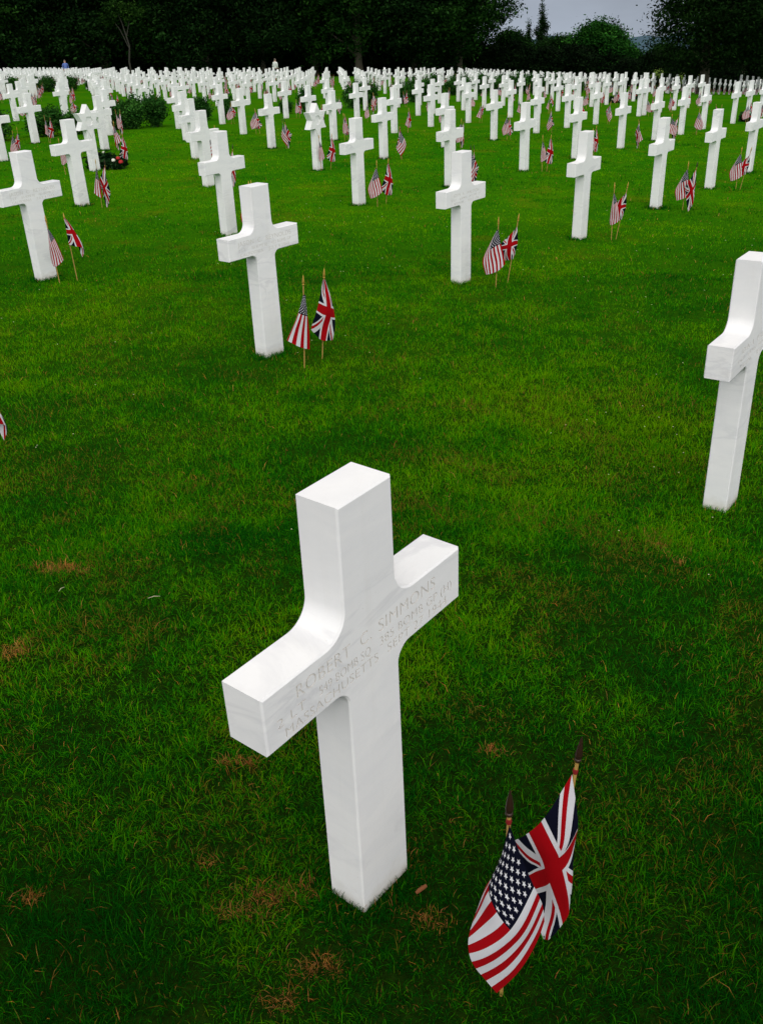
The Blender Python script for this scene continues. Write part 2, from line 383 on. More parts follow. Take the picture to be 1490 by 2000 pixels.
# second and third plots beyond the shrubs
O2 = np.array([-9.9, 42.45]); A2 = np.array([1.2, 2.1]); B2 = np.array([-2.7, 2.5]); J0 = -1
for plot, j0, nrow, fa, fb in ((2, -1, 9, .86, .80), (3, 6.6, 16, .74, .52), (4, 15.6, 26, .74, .52)):
    for r in range(nrow):
        for i in range(-40, 60):
            j = j0+r*fb; x, y = O2 + A2*i*fa + B2*j
            # bend the rows gently, as they lie on arcs
            x += -.0026*(i-2)**2*1.0; y -= .0010*(i-2)**2
            if not inside(x, y): continue
            px = to_view(x, y, gz(x, y)+.6)[0]
            if px < -20 or px > 1510 or y < 24: continue
            if any(abs(g['x']-x) < 1.3 and abs(g['y']-y) < 1.6 for g in graves if g['plot'] == 1): continue
            # keep clear of the first plot and its line of shrubs
            lim = np.interp(x, [-9.4, -8, -6, -5, -2, -.2, 1.5, 3, 5.5, 8, 10.7, 30], [25, 27, 31, 34, 38, 41.5, 45, 52, 53, 57, 59.5, 65])
            if x > 11.6: lim = 30
            if y < lim+1.5: continue
            if y > 58 and abs(px-1390) < 7: continue      # the great trunk stands here
            graves.append(dict(x=float(x)+random.uniform(-.05, .05), y=float(y)+random.uniform(-.05, .05), yaw=1.03+random.uniform(-.02, .02), tilt=None, row=r, plot=plot, i=i, px=px))
graves.sort(key=lambda g: math.hypot(g['x'], g['y']))
# drop gaps here and there, as in any plot; stars of David at two known graves and a few far ones
ORD = 'first second third fourth fifth sixth seventh eighth ninth tenth eleventh twelfth thirteenth fourteenth fifteenth sixteenth seventeenth eighteenth nineteenth twentieth'.split()
ROWN = ['nearest row', 'second row', 'third row', 'fourth row', 'fifth row', 'sixth row', 'seventh row']
for k in range(7):
    row = sorted([g for g in graves if g['plot'] == 1 and g['row'] == k], key=lambda g: g['px'])
    n = 0
    for g in row:
        vis = g['px'] > 0
        g['ord'] = n if vis else -1; n += vis
for n, g in enumerate(graves):
    g['n'] = n; g['star'] = (g['plot'] == 1 and (g['i'], g['row']) in ((4, 3), (3, 4))) or (g['plot'] > 1 and random.random() < .015)
GRP_C = 'white marble headstones in curved rows'
def headstone(g):
    x, y = g['x'], g['y']; z = gz(x, y)
    key = (g['i'], g['row']) if g['plot'] == 1 else None
    if g['star']:
        o = empty('star_headstone', (x, y, z), g['yaw'])
        link('stone_star', ME_STAR, o); link('stone_post', ME_POST, o)
        if key == (4, 3): lb = 'Star of David headstone, the nearer one, standing alone in mid lawn with two flags'
        elif key == (3, 4): lb = 'Star of David headstone with a dark wreath of flowers at its foot'
        else: lb = None
    else:
        me = {(0, 0): ME_HERO, (1, 1): ME_C2, (2, 1): ME_C3, (1, 0): ME_C3, (1, 2): ME_C2}.get(key, ME_CROSS)
        o = link('cross_headstone', me); o.location = (x, y, z); o.rotation_euler = (0, 0, g['yaw'])
        lb = None
    if key == (0, 0): lb = 'largest white marble cross, closest to the viewer, with readable engraved lettering'
    if key == (1, 0): lb = 'white marble cross cut off by the right edge of the photo'
    if lb is None and g['plot'] == 1 and g['ord'] >= 0 and g['ord'] < 20:
        lb = 'white marble cross, %s from the left in the %s' % (ORD[g['ord']], ROWN[g['row']])
        if g['ord'] == 0: lb = 'white marble cross at the left end of the %s' % ROWN[g['row']]
    elif lb is None and g['plot'] == 1: lb = 'white marble cross at the %s end of the %s' % ('far right' if g['px'] > 0 else 'cut-off left', ROWN[g['row']])
    if lb is None: lb = 'small distant white Star of David headstone among crowded crosses' if g['star'] else 'small distant white cross in the crowded rows beyond the shrubs'
    g['label'] = lb
    tag(o, lb, 'headstone', GRP_C if g['plot'] == 1 else ('distant star headstones among the crosses' if g['star'] else 'distant crosses beyond the shrubs'))
    ta, tcx = g['tilt'] if g['tilt'] else (random.gauss(0, .004), random.gauss(0, .004))
    # lean in world axes: top shifts by (ta, tc) per metre of height
    zax = Vector((ta, tcx, 1)).normalized(); xax = Vector((math.cos(g['yaw']), math.sin(g['yaw']), 0)); yax = zax.cross(xax).normalized(); xax = yax.cross(zax)
    o.matrix_world = Matrix(((xax.x, yax.x, zax.x, x), (xax.y, yax.y, zax.y, y), (xax.z, yax.z, zax.z, z), (0, 0, 0, 1)))
    return o
NIND = 300
for g in graves[:NIND]: headstone(g)
rest = graves[NIND:]
open('/tmp/ng','w').write(str(len(graves))) if False else None
def batch(name, me, items, mats):
    v = np.empty(len(me.vertices)*3); me.vertices.foreach_get('co', v); v = v.reshape(-1, 3); me.calc_loop_triangles()
    t = np.empty(len(me.loop_triangles)*3, np.int32); me.loop_triangles.foreach_get('vertices', t); t = t.reshape(-1, 3)
    tm = np.empty(len(me.loop_triangles), np.int32); me.loop_triangles.foreach_get('material_index', tm)
    Vs = []; Ts = []; Ms = []
    for n, (x, y, z, yaw) in enumerate(items):
        c, s_ = math.cos(yaw), math.sin(yaw); q = np.stack([v[:, 0]*c-v[:, 1]*s_+x, v[:, 0]*s_+v[:, 1]*c+y, v[:, 2]+z], 1)
        Vs.append(q); Ts.append(t+len(v)*n); Ms.append(tm)
    return npmesh(name, np.concatenate(Vs), np.concatenate(Ts), mats, np.concatenate(Ms))
if rest:
    far_me = batch('far_crosses', prism('cross_far', cross_outline(3), T_ST, .004, [M_STONE_FAR]), [(g['x'], g['y'], gz(g['x'], g['y']), g['yaw']) for g in rest], [M_STONE_FAR])
    tag(link('distant_crosses', far_me), 'dense mass of tiny white headstones at the far edge of the lawn', 'headstones', kind='stuff')

# ------------------------------------------------------------------ flags
RED, WHITE, BLUE = (.33, .001, .004), (.60, .59, .61), (.0022, .0028, .011)
def cloth_base(m, colsock):
    nt = m.node_tree; b = nt.nodes['Principled BSDF']; nt.links.new(colsock, b.inputs['Base Color'])
    b.inputs['Roughness'].default_value = .85; b.inputs['Specular IOR Level'].default_value = .1
    tr = nt.nodes.new('ShaderNodeBsdfTranslucent'); nt.links.new(colsock, tr.inputs['Color'])
    ms = nt.nodes.new('ShaderNodeMixShader'); ms.inputs[0].default_value = .12
    nt.links.new(b.outputs[0], ms.inputs[1]); nt.links.new(tr.outputs[0], ms.inputs[2]); nt.links.new(ms.outputs[0], nt.nodes['Material Output'].inputs['Surface'])
    w = nt.nodes.new('ShaderNodeTexNoise'); w.inputs['Scale'].default_value = 900
    bn = nt.nodes.new('ShaderNodeBump'); bn.inputs['Strength'].default_value = .2; bn.inputs['Distance'].default_value = .001
    tcn = nt.nodes.new('ShaderNodeTexCoord'); nt.links.new(tcn.outputs['Object'], w.inputs['Vector'])
    nt.links.new(w.outputs['Fac'], bn.inputs['Height']); nt.links.new(bn.outputs[0], b.inputs['Normal'])
def uvs(nt):
    u = nt.nodes.new('ShaderNodeUVMap'); s = nt.nodes.new('ShaderNodeSeparateXYZ'); nt.links.new(u.outputs[0], s.inputs[0]); return N(nt, s.outputs['X']), N(nt, s.outputs['Y'])
def us_mat(dots):
    m = mat('stars_and_stripes_cloth'); nt = m.node_tree; u, v = uvs(nt)          # v = 0 at the top edge
    st = (v*13).op('FLOOR').op('MODULO', 2)
    c = rgbmix(nt, st, RED, WHITE)
    can = u.lt(.40)*v.lt(7/13)
    blue = BLUE
    if dots:
        a = u*(12/.40); b_ = v*(10/(7/13)); ra = a.op('ROUND'); rb = b_.op('ROUND')
        d = ((a-ra).op('POWER', 2) + ((b_-rb)*1.0).op('POWER', 2)).op('SQRT'); par = (ra+rb).op('MODULO', 2).lt(.5)
        ins = ra.gt(.5)*ra.lt(11.5)*rb.gt(.5)*rb.lt(9.5)
        blue = rgbmix(nt, d.lt(.44)*par*ins, BLUE, WHITE)
    c = rgbmix(nt, can, c, blue); cloth_base(m, c); return m
def uk_mat():
    m = mat('union_flag_cloth'); nt = m.node_tree; u, v = uvs(nt)
    Xn = (u-.5)*50; Yn = (v-.5)*-30; k = 50/30; nrm = math.sqrt(1+k*k)
    s1 = (Xn - Yn*k)*(1/nrm); s2 = (Xn + Yn*k)*(1/nrm)
    c = rgbmix(nt, s1.abs().lt(3.1).mx(s2.abs().lt(3.1)), BLUE, WHITE)
    r1 = s1.abs().lt(1.9)*(s1*Xn).lt(0); r2 = s2.abs().lt(1.9)*(s2*Xn).gt(0)
    c = rgbmix(nt, r1.mx(r2), c, RED)
    c = rgbmix(nt, Xn.abs().lt(5.4).mx(Yn.abs().lt(5.4)), c, WHITE)
    c = rgbmix(nt, Xn.abs().lt(3.7).mx(Yn.abs().lt(3.7)), c, RED)
    cloth_base(m, c); return m
M_US, M_USD, M_UK = us_mat(False), us_mat(True), uk_mat()
M_STARS = mat('white_stars', WHITE, .85, spec=.1)
def wood_mat():
    m = mat('varnished_stick', (.42, .25, .06), .45, spec=.4); nt = m.node_tree
    tcn = nt.nodes.new('ShaderNodeTexCoord'); mpn = nt.nodes.new('ShaderNodeMapping'); mpn.inputs['Scale'].default_value = (60, 60, 4); nt.links.new(tcn.outputs['Object'], mpn.inputs[0])
    c = rgbmix(nt, noise_node(nt, 3, 4, .6, mpn.outputs[0]), (.50, .31, .08), (.28, .15, .035)); nt.links.new(c, nt.nodes['Principled BSDF'].inputs['Base Color']); return m
M_WOOD = wood_mat()
M_GOLD = mat('gilt_tip', (.50, .30, .05), .35, .6); M_DARKTIP = mat('dark_tip', (.035, .018, .010), .3, .3); M_TIE = mat('red_tie', (.20, .006, .006), .7)
def spline_w(kn, t):
    """natural cubic spline weights of knots kn at points t"""
    kn = np.asarray(kn, float); n = len(kn); h = np.diff(kn); A = np.zeros((n, n)); B = np.zeros((n, n)); A[0, 0] = A[-1, -1] = 1
    for i in range(1, n-1):
        A[i, i-1], A[i, i], A[i, i+1] = h[i-1], 2*(h[i-1]+h[i]), h[i]
        B[i, i-1] = 6/h[i-1]; B[i, i] = -6/h[i-1]-6/h[i]; B[i, i+1] = 6/h[i]
    Mx = np.linalg.solve(A, B); Wt = np.zeros((len(t), n))
    for r, tt in enumerate(t):
        i = min(max(np.searchsorted(kn, tt)-1, 0), n-2); a = (kn[i+1]-tt)/h[i]; b = (tt-kn[i])/h[i]
        Wt[r, i] += a; Wt[r, i+1] += b
        Wt[r] += ((a**3-a)*Mx[i] + (b**3-b)*Mx[i+1])*h[i]**2/6
    return Wt
def cloth_fn(net, kt, ks, ripple, seed):
    G = np.array(net, float)        # rows t, cols s -> (x, y, z)
    if seed == 0: G[:, :, 2] *= .955
    def f(s, t):
        Ws = spline_w(ks, s); Wt = spline_w(kt, t); P = np.einsum('at,as,tsc->ac', Wt, Ws, G)
        ph = seed*1.7; P[:, 1] -= .014*np.minimum(1, (s+t)*4)
        P[:, 1] += ripple*(np.sin(s*9+t*5+ph)*.6+np.sin(t*17-s*6+ph*2)*.4)*np.minimum(1, s*2.5+.15)
        return P
    return f
def cloth_mesh(name, fn, us, ns, ntt, stars, off):
    s, t = np.meshgrid(np.linspace(0, 1, ns+1), np.linspace(0, 1, ntt+1), indexing='ij')
    P = fn(s.ravel(), t.ravel()) + np.array(off); I = np.arange((ns+1)*(ntt+1)).reshape(ns+1, ntt+1)
    Fq = np.stack([I[:-1, :-1], I[1:, :-1], I[1:, 1:], I[:-1, 1:]], -1).reshape(-1, 4)
    uv = np.stack([s.ravel(), t.ravel()], 1); mi = np.zeros(len(Fq), int)
    if us and stars:
        # star-shaped faces lying 0.5 mm proud of both sides of the canton
        Vs = [P]; Fs = [Fq]; base = len(P); e = 1e-3; uvl = [uv]; ml = [mi]
        for r in range(1, 10):
            for c in range(1, 12):
                if (r+c) % 2: continue
                s0, t0 = c/12*.40, r/10*7/13; pts = [(0, 0)]
                for q in range(10):
                    rr = (.0300 if q % 2 == 0 else .0125); a = math.pi/2+q*math.pi/5
                    pts.append((rr*math.cos(a)*.62, -rr*math.sin(a)))
                ss = np.array([s0+a for a, b in pts]); tt = np.array([t0+b for a, b in pts])
                Q = fn(ss, tt); du = fn(ss+e, tt)-Q; dv = fn(ss, tt+e)-Q; nn = np.cross(du, dv); nn /= np.linalg.norm(nn, axis=1)[:, None]+1e-9
                for sg in (1, -1):
                    Vs.append(Q+nn*.0006*sg+np.array(off)); uvl.append(np.zeros((11, 2)))
                    Fs.append(np.array([[base, base+1+q, base+1+(q+1) % 10, base+1+(q+1) % 10] for q in range(10)])); ml.append(np.ones(10, int)); base += 11
        P = np.concatenate(Vs); uv = np.concatenate(uvl); quads = Fs[0]; tris = np.concatenate(Fs[1:])[:, :3]
        me = bpy.data.meshes.new(name); me.from_pydata(P.tolist(), [], quads.tolist()+tris.tolist())
        uvn = me.uv_layers.new(name='UVMap'); idx = np.empty(len(me.loops), np.int32); me.loops.foreach_get('vertex_index', idx); uvn.data.foreach_set('uv', uv[idx].astype(np.float32).ravel())
        me.materials.append(M_US); me.materials.append(M_STARS)
        me.polygons.foreach_set('material_index', [0]*len(quads)+[1]*len(tris)); me.polygons.foreach_set('use_smooth', [True]*len(me.polygons)); me.update()
        return me
    return npmesh(name, P, Fq, [M_USD if us else M_UK], mi, True, uvs=uv)
K5 = [0, .25, .5, .75, 1]; KT = [0, .27, .54, .77, 1]; KS = [0, .4, .7, 1]
NETS = {
 'us1': (True, (.003, .518), [[(0,0,-.001),(-.023,.03,-.15),(-.04,.05,-.223),(-.051,.06,-.285)], [(.026,0,-.075),(-.033,0,-.191),(-.048,.01,-.252),(-.069,.02,-.317)],
   [(.052,-.005,-.147),(.01,-.03,-.252),(-.026,-.03,-.304),(-.071,-.01,-.365)], [(.07,.01,-.214),(.035,-.01,-.314),(-.002,-.02,-.368),(-.046,-.02,-.421)], [(.078,.03,-.293),(.055,.01,-.375),(.025,0,-.435),(-.012,-.01,-.491)]]),
 'uk1': (False, (.032, .506), [[(0,0,-.001),(.019,0,-.109),(.02,.01,-.162),(.016,.04,-.261),(.007,.06,-.335)], [(-.04,-.01,-.089),(-.006,-.015,-.169),(.003,-.01,-.207),(.018,0,-.303),(.017,.02,-.383)],
   [(-.067,-.01,-.14),(-.037,-.02,-.201),(-.023,-.02,-.247),(0,-.01,-.337),(.015,0,-.415)], [(-.091,0,-.181),(-.064,0,-.249),(-.049,0,-.298),(-.02,0,-.396),(-.006,0,-.47)], [(-.11,.02,-.219),(-.088,.02,-.287),(-.077,.02,-.341),(-.056,.01,-.435),(-.03,0,-.514)]]),
 'us2': (True, (.034, .484), [[(.006,0,-.002),(.012,-.005,-.139),(.014,0,-.247),(.008,0,-.359)], [(0,-.01,0),(-.016,-.03,-.124),(-.043,-.02,-.223),(-.064,-.03,-.323)],
   [(-.007,0,-.003),(-.046,0,-.112),(-.084,0,-.193),(-.134,0,-.287)], [(0,.01,-.006),(-.019,.03,-.124),(-.039,.03,-.216),(-.08,.02,-.316)], [(.006,.01,-.01),(.006,.02,-.132),(-.001,.04,-.226),(-.017,.03,-.347)]]),
 'uk2': (False, (.044, .533), [[(-.005,0,-.002),(-.029,0,-.089),(-.052,0,-.176),(-.081,0,-.249),(-.107,0,-.324)], [(-.002,-.01,-.001),(-.01,-.015,-.097),(-.016,-.02,-.191),(-.049,-.02,-.286),(-.069,-.01,-.372)],
   [(.003,-.01,0),(.017,-.02,-.098),(.02,-.03,-.207),(-.006,-.02,-.295),(-.03,-.02,-.399)], [(.007,0,-.001),(.033,0,-.106),(.043,-.01,-.222),(.024,-.01,-.311),(.001,-.01,-.401)], [(.008,.01,-.002),(.039,.01,-.126),(.054,.01,-.23),(.052,.01,-.32),(.031,.01,-.411)]]),
 'us3': (True, (.007, .505), [[(.001,0,-.003),(.029,0,-.124),(.05,0,-.207),(.067,0,-.298)], [(-.003,-.01,-.007),(-.018,-.02,-.14),(.006,-.03,-.249),(.015,-.03,-.34)],
   [(-.01,0,-.013),(-.065,-.01,-.171),(-.05,-.01,-.283),(-.038,-.02,-.368)], [(-.013,.01,-.02),(-.087,0,-.185),(-.092,0,-.283),(-.076,-.01,-.382)], [(-.01,.02,-.02),(-.104,.01,-.206),(-.126,.01,-.29),(-.096,.01,-.389)]]),
 'uk3': (False, (.069, .495), [[(-.003,0,-.001),(.006,.01,-.077),(.007,.01,-.14),(-.001,.02,-.196),(-.027,.02,-.282)], [(-.017,-.01,-.021),(-.029,-.01,-.083),(-.024,-.01,-.14),(-.029,-.01,-.21),(-.041,0,-.282)],
   [(-.048,-.01,-.055),(-.057,-.02,-.104),(-.062,-.03,-.157),(-.068,-.02,-.217),(-.055,-.01,-.285)], [(-.079,0,-.09),(-.099,0,-.125),(-.101,-.01,-.174),(-.096,-.01,-.231),(-.077,0,-.29)], [(-.11,.02,-.125),(-.131,.01,-.142),(-.128,.01,-.181),(-.114,.01,-.238),(-.098,.01,-.296)]]),
 'us4': (True, (-.008, .490), [[(.002,0,0),(.038,0,-.083),(.062,0,-.172),(.081,0,-.27)], [(-.001,-.01,-.003),(.024,-.015,-.097),(.043,-.02,-.194),(.058,-.02,-.295)],
   [(-.002,0,-.003),(.003,-.01,-.115),(.015,-.01,-.215),(.012,-.01,-.323)], [(-.003,.01,-.006),(-.012,0,-.122),(-.014,0,-.218),(-.013,.01,-.329)], [(-.001,.02,-.006),(-.014,.02,-.116),(-.023,.03,-.217),(-.023,.03,-.307)]]),
 'uk4': (False, (-.008, .56), [[(-.001,0,-.003),(-.005,0,-.058),(-.005,0,-.117),(-.006,0,-.183),(-.006,0,-.231)], [(.003,-.01,-.002),(.015,-.01,-.06),(.021,-.02,-.12),(.029,-.03,-.186),(.033,-.03,-.244)],
   [(.005,-.01,-.002),(.032,-.01,-.062),(.05,-.02,-.123),(.067,-.03,-.19),(.084,-.03,-.257)], [(.007,0,-.004),(.042,0,-.069),(.071,0,-.137),(.103,-.01,-.218),(.116,-.01,-.291)], [(.005,.01,-.005),(.034,.02,-.08),(.059,.03,-.165),(.071,.02,-.263),(.089,.01,-.359)]]),
}
LEAN = {'us1': .002, 'uk1': .045, 'us2': .036, 'uk2': .05, 'us3': .01, 'uk3': .08, 'us4': -.01, 'uk4': -.01}
def ycol(nets): return [[(a, b, c) for a, b, c in r] for r in nets]
FN = {}; PROTO = {}; LOW = {}
def stick_parts(key, hero):
    ln = LEAN[key]; H = .59; pole = MB()
    top = .535
    pole.tube([(-ln*.2, 0, -.10), (ln*top/H*.5, 0, top*.5), (ln*top/H, 0, top)], [.0042, .0042, .0040], 10)
    fin = MB(); a = Vector((ln*top/H, 0, top)); d = Vector((ln, 0, H)).normalized()
    prof = [(0, .0050), (.004, .0075), (.008, .0078), (.010, .0055), (.013, .0070), (.020, .0082), (.030, .0072), (.045, .0050), (.060, .0025), (.068, .0004)]
    fin.tube([a+d*h for h, r in prof], [r for h, r in prof], 10)
    return pole.mesh('stick', [M_WOOD]), fin.mesh('spear_tip', [M_DARKTIP if hero else M_GOLD], ang=60)
for n, (key, (us, off, net)) in enumerate(NETS.items()):
    hero = key in ('us1', 'uk1')
    fn = cloth_fn(net, KT if us else K5, KS if us else K5, .0035 if hero else .006, n); FN[key] = fn
    root = empty('american_flag' if us else 'british_flag', (0, 0, 0))
    pm, fm = stick_parts(key, hero)
    link('stick', pm, root); link('spear_tip', fm, root)
    link('cloth', cloth_mesh('cloth', fn, us, 44 if hero else 26, 36 if hero else 20, us, (off[0], -.005, off[1])), root)
    if hero:
        tb = MB(); a = Vector((LEAN[key]*off[1]/.59, 0, off[1]+.004))
        tb.tube([a+Vector((0, 0, -.006)), a+Vector((0, 0, 0)), a+Vector((0, 0, .006))], [.0050, .0060, .0050], 10); link('tie', tb.mesh('tie', [M_TIE]), root)
    PROTO[key] = root
    lp = MB(); ln = LEAN[key]; lp.tube([(0, 0, -.06), (ln, 0, .60)], [.0045, .0045], 5)
    cm = cloth_mesh('c', fn, us, 9, 8, False, (off[0], -.005, off[1]))
    v = np.empty(len(cm.vertices)*3); cm.vertices.foreach_get('co', v); v = v.reshape(-1, 3); fq = [tuple(p.vertices) for p in cm.polygons]
    s, t = np.meshgrid(np.linspace(0, 1, 10), np.linspace(0, 1, 9), indexing='ij'); uvv = np.stack([s.ravel(), t.ravel()], 1)
    nb = len(v); lm = bpy.data.meshes.new('small_flag'); lm.from_pydata(v.tolist()+[tuple(q) for q in lp.v], [], fq+[tuple(nb+i for i in f) for f in lp.f])
    ul = lm.uv_layers.new(name='UVMap'); idx = np.empty(len(lm.loops), np.int32); lm.loops.foreach_get('vertex_index', idx)
    ul.data.foreach_set('uv', np.concatenate([uvv, np.zeros((len(lp.v), 2))])[idx].astype(np.float32).ravel())
    lm.materials.append(M_USD if us else M_UK); lm.materials.append(M_WOOD); lm.polygons.foreach_set('material_index', [0]*len(fq)+[1]*len(lp.f)); lm.update(); LOW[key] = lm
FIX = {(0, 0): [('us1', .210, 1.248), ('uk1', .330, 1.400)], (1, 1): [('us2', -.477, 5.729), ('uk2', -.369, 5.929)], (2, 1): [('us3', 1.053, 7.962), ('uk3', 1.18, 8.137)],
       (1, 2): [('us4', -2.818, 8.287), ('uk4', -2.702, 8.429)], (3, 1): [('us4', 2.60, 10.21), ('uk3', 2.66, 10.24)], (4, 1): [('us3', 4.03, 12.30), ('uk1', 4.08, 12.22)],
       (3, 2): [('us3', .08, 12.78), ('uk2', .20, 13.01)], (3, 4): [('us4', -5.30, 17.0), ('uk2', -4.52, 18.05)],
       (5, 1): [('us3', 5.43, 14.25), ('uk3', 5.49, 14.23)], (5, 2): [('us4', 2.98, 16.82), ('uk2', 3.06, 16.80)], (4, 3): [('us4', -.86, 17.25), ('uk2', -.70, 17.45)]}
used = set()
def place_flag(key, x, y, near, lb, grp, jit):
    rz = math.atan2(-x, y) + jit
    if near:
        if key in used: o = copy_tree(PROTO[key])
        else: o = PROTO[key]; used.add(key)
    else:
        o = bpy.data.objects.new('american_flag' if key[:2] == 'us' else 'british_flag', LOW[key]); COL.objects.link(o)
    o.location = (x, y, gz(x, y)); o.rotation_euler = (random.gauss(0, .03) if jit else 0, random.gauss(0, .05) if jit else 0, rz)
    if jit: o.scale = (random.choice((1, 1, -1))*random.uniform(.65, 1.25), random.uniform(.8, 1.5), random.uniform(.93, 1.06))
    tag(o, lb, 'flag', grp); return o
def short(g):
    k = (g['i'], g['row'])
    if k == (0, 0): return 'the closest and largest cross'
    if k == (1, 0): return 'the cross cut off by the right edge'
    if k == (4, 3): return 'the nearer Star of David headstone'
    if k == (3, 4): return 'the Star of David headstone with the wreath'
    if g['ord'] == 0: return 'the leftmost cross of the %s' % ROWN[g['row']]
    if 0 < g['ord'] < 20: return 'the %s cross of the %s' % (ORD[g['ord']], ROWN[g['row']])
    return 'the %s cross of the %s' % ('far right' if g['px'] > 0 else 'hidden left', ROWN[g['row']])
farflags = {k: [] for k in NETS}; nfl = 0
for g in graves:
    key = (g['i'], g['row']) if g['plot'] == 1 else None
    d = math.hypot(g['x'], g['y']); a = g['yaw']; u_ = np.array([math.cos(a), math.sin(a)]); n_ = np.array([math.sin(a), -math.cos(a)]); P0 = np.array([g['x'], g['y']])
    if key == (1, 0): continue         # its flags stand outside the frame
    if key in FIX: fl = [(k_, x, y, 0) for k_, x, y in FIX[key]]
    else:
        if g['plot'] > 1 and random.random() < .12: continue
        p1 = P0 + n_*(.35+random.uniform(-.05, .05)) + u_*(.06+random.uniform(-.06, .06)); p2 = P0 + n_*(.35+random.uniform(-.06, .06)) + u_*(.15+random.uniform(-.05, .05))
        fl = [('us%d' % random.choice((1, 2, 3, 3, 4)), *p1, random.uniform(-.5, .5)), ('uk%d' % random.choice((1, 2, 2, 3, 4)), *p2, random.uniform(-.5, .5))]
    for k_, x, y, jit in fl:
        us = k_[:2] == 'us'; nm = 'American' if us else 'British'
        if nfl < 300 and to_view(x, y, gz(x, y)+.3)[0] > -30:
            if g['plot'] == 1: lb, gr = 'small %s flag on a thin stick beside %s' % (nm, short(g)), 'small flags planted beside the headstones'
            else: lb, gr = 'tiny distant %s flag among the crosses beyond the shrubs' % nm, 'tiny distant %s flags' % nm
            place_flag(k_, float(x), float(y), d < 24, lb, gr, jit); nfl += 1
        else: farflags[k_].append((x, y, gz(x, y), math.atan2(-x, y)+random.uniform(-.5, .5)))
# the flags of a grave just out of the frame on the left: one tip of cloth reaches in
xb, yb = -1.848, 3.98
o = place_flag('uk4', xb, yb, True, 'British flag whose dark tip just reaches in at the left edge', 'small flags planted beside the headstones', 0)
for k_ in NETS:
    if farflags[k_]:
        lm = LOW[k_]; v = np.empty(len(lm.vertices)*3); lm.vertices.foreach_get('co', v); v = v.reshape(-1, 3)
        fm = [tuple(p.vertices) for p in lm.polygons]
        idx = np.empty(len(lm.loops), np.int32); lm.loops.foreach_get('vertex_index', idx); uvd = np.empty(len(lm.loops)*2, np.float32); lm.uv_layers[0].data.foreach_get('uv', uvd)
        mi = [p.material_index for p in lm.polygons]; V = []; Fs = []; Ms = []; b = 0
        for x, y, z, rz in farflags[k_]:
            c, s_ = math.cos(rz), math.sin(rz); V.append(np.stack([v[:, 0]*c-v[:, 1]*s_+x, v[:, 0]*s_+v[:, 1]*c+y, v[:, 2]+z], 1)); Fs += [tuple(i+b for i in f) for f in fm]; Ms += mi; b += len(v)
        farflags[k_] = (np.concatenate(V), Fs, Ms, np.tile(uvd, len(farflags[k_])))
for us in (True, False):
    ks = [k for k in NETS if NETS[k][0] == us and len(farflags[k])]
    if not ks: continue
    V = []; Fs = []; Ms = []; Us = []; b = 0
    for k_ in ks:
        v, f, m_, u_ = farflags[k_]; V.append(v); Fs += [tuple(i+b for i in q) for q in f]; Ms += m_; Us.append(u_); b += len(v)
    me = bpy.data.meshes.new('distant_flags'); me.from_pydata(np.concatenate(V).tolist(), [], Fs); ul = me.uv_layers.new(name='UVMap'); ul.data.foreach_set('uv', np.concatenate(Us))
    me.materials.append(M_USD if us else M_UK); me.materials.append(M_WOOD); me.polygons.foreach_set('material_index', Ms); me.update()
    tag(link('distant_flags', me), 'scattered specks of tiny far-off %s flags between the headstones' % ('American' if us else 'British'), 'flags', kind='stuff')

# ------------------------------------------------------------------ leaf masses
def leaf_cloud(centres, radii, n_clump, per, leaf, col, seed, shell=.75, flat=.6, zmin=None, spread=.5):
    """leaf-sized quads in clumps through the shells of several ellipsoids"""
    r = np.random.default_rng(seed); C = np.array(centres, float); Rd = np.array(radii, float)
    w = (Rd[:, 0]*Rd[:, 1]+Rd[:, 0]*Rd[:, 2]); w /= w.sum(); li = r.choice(len(C), n_clump, p=w)
    d = r.normal(size=(n_clump, 3)); d /= np.linalg.norm(d, axis=1)[:, None]
    rr = shell + (1.04-shell)*r.random(n_clump)**.7
    cc = C[li] + d*Rd[li]*rr[:, None]
    sg = spread*(.6+.8*r.random(n_clump)); tone = r.normal(0, 1, n_clump)
    P = np.repeat(cc, per, 0) + r.normal(size=(n_clump*per, 3))*np.repeat(sg, per)[:, None]*np.array([1, 1, flat])
    n = len(P); nn = r.normal(size=(n, 3)); nn[:, 2] = np.abs(nn[:, 2])+.5; nn /= np.linalg.norm(nn, axis=1)[:, None]
    a = np.cross(nn, r.normal(size=(n, 3))); a /= np.linalg.norm(a, axis=1)[:, None]; b = np.cross(nn, a)
    sz = leaf*(.6+.8*r.random(n))[:, None]
    V = np.stack([P-a*sz, P+b*sz*.45, P+a*sz, P-b*sz*.45], 1).reshape(-1, 3)
    if zmin is not None: V[:, 2] = np.maximum(V[:, 2], zmin)
    Fq = np.arange(n*4).reshape(-1, 4)
    t = np.repeat(tone, per) + r.normal(0, .35, n); base = np.array(col)
    k = np.clip(np.exp(.42*t-.05), .3, 3.2)[:, None]; cl = base[None]*k; cl[:, 0] += np.clip(t, 0, 2)*.35*base[1]*.3
    return V, Fq, np.repeat(cl, 4, 0)
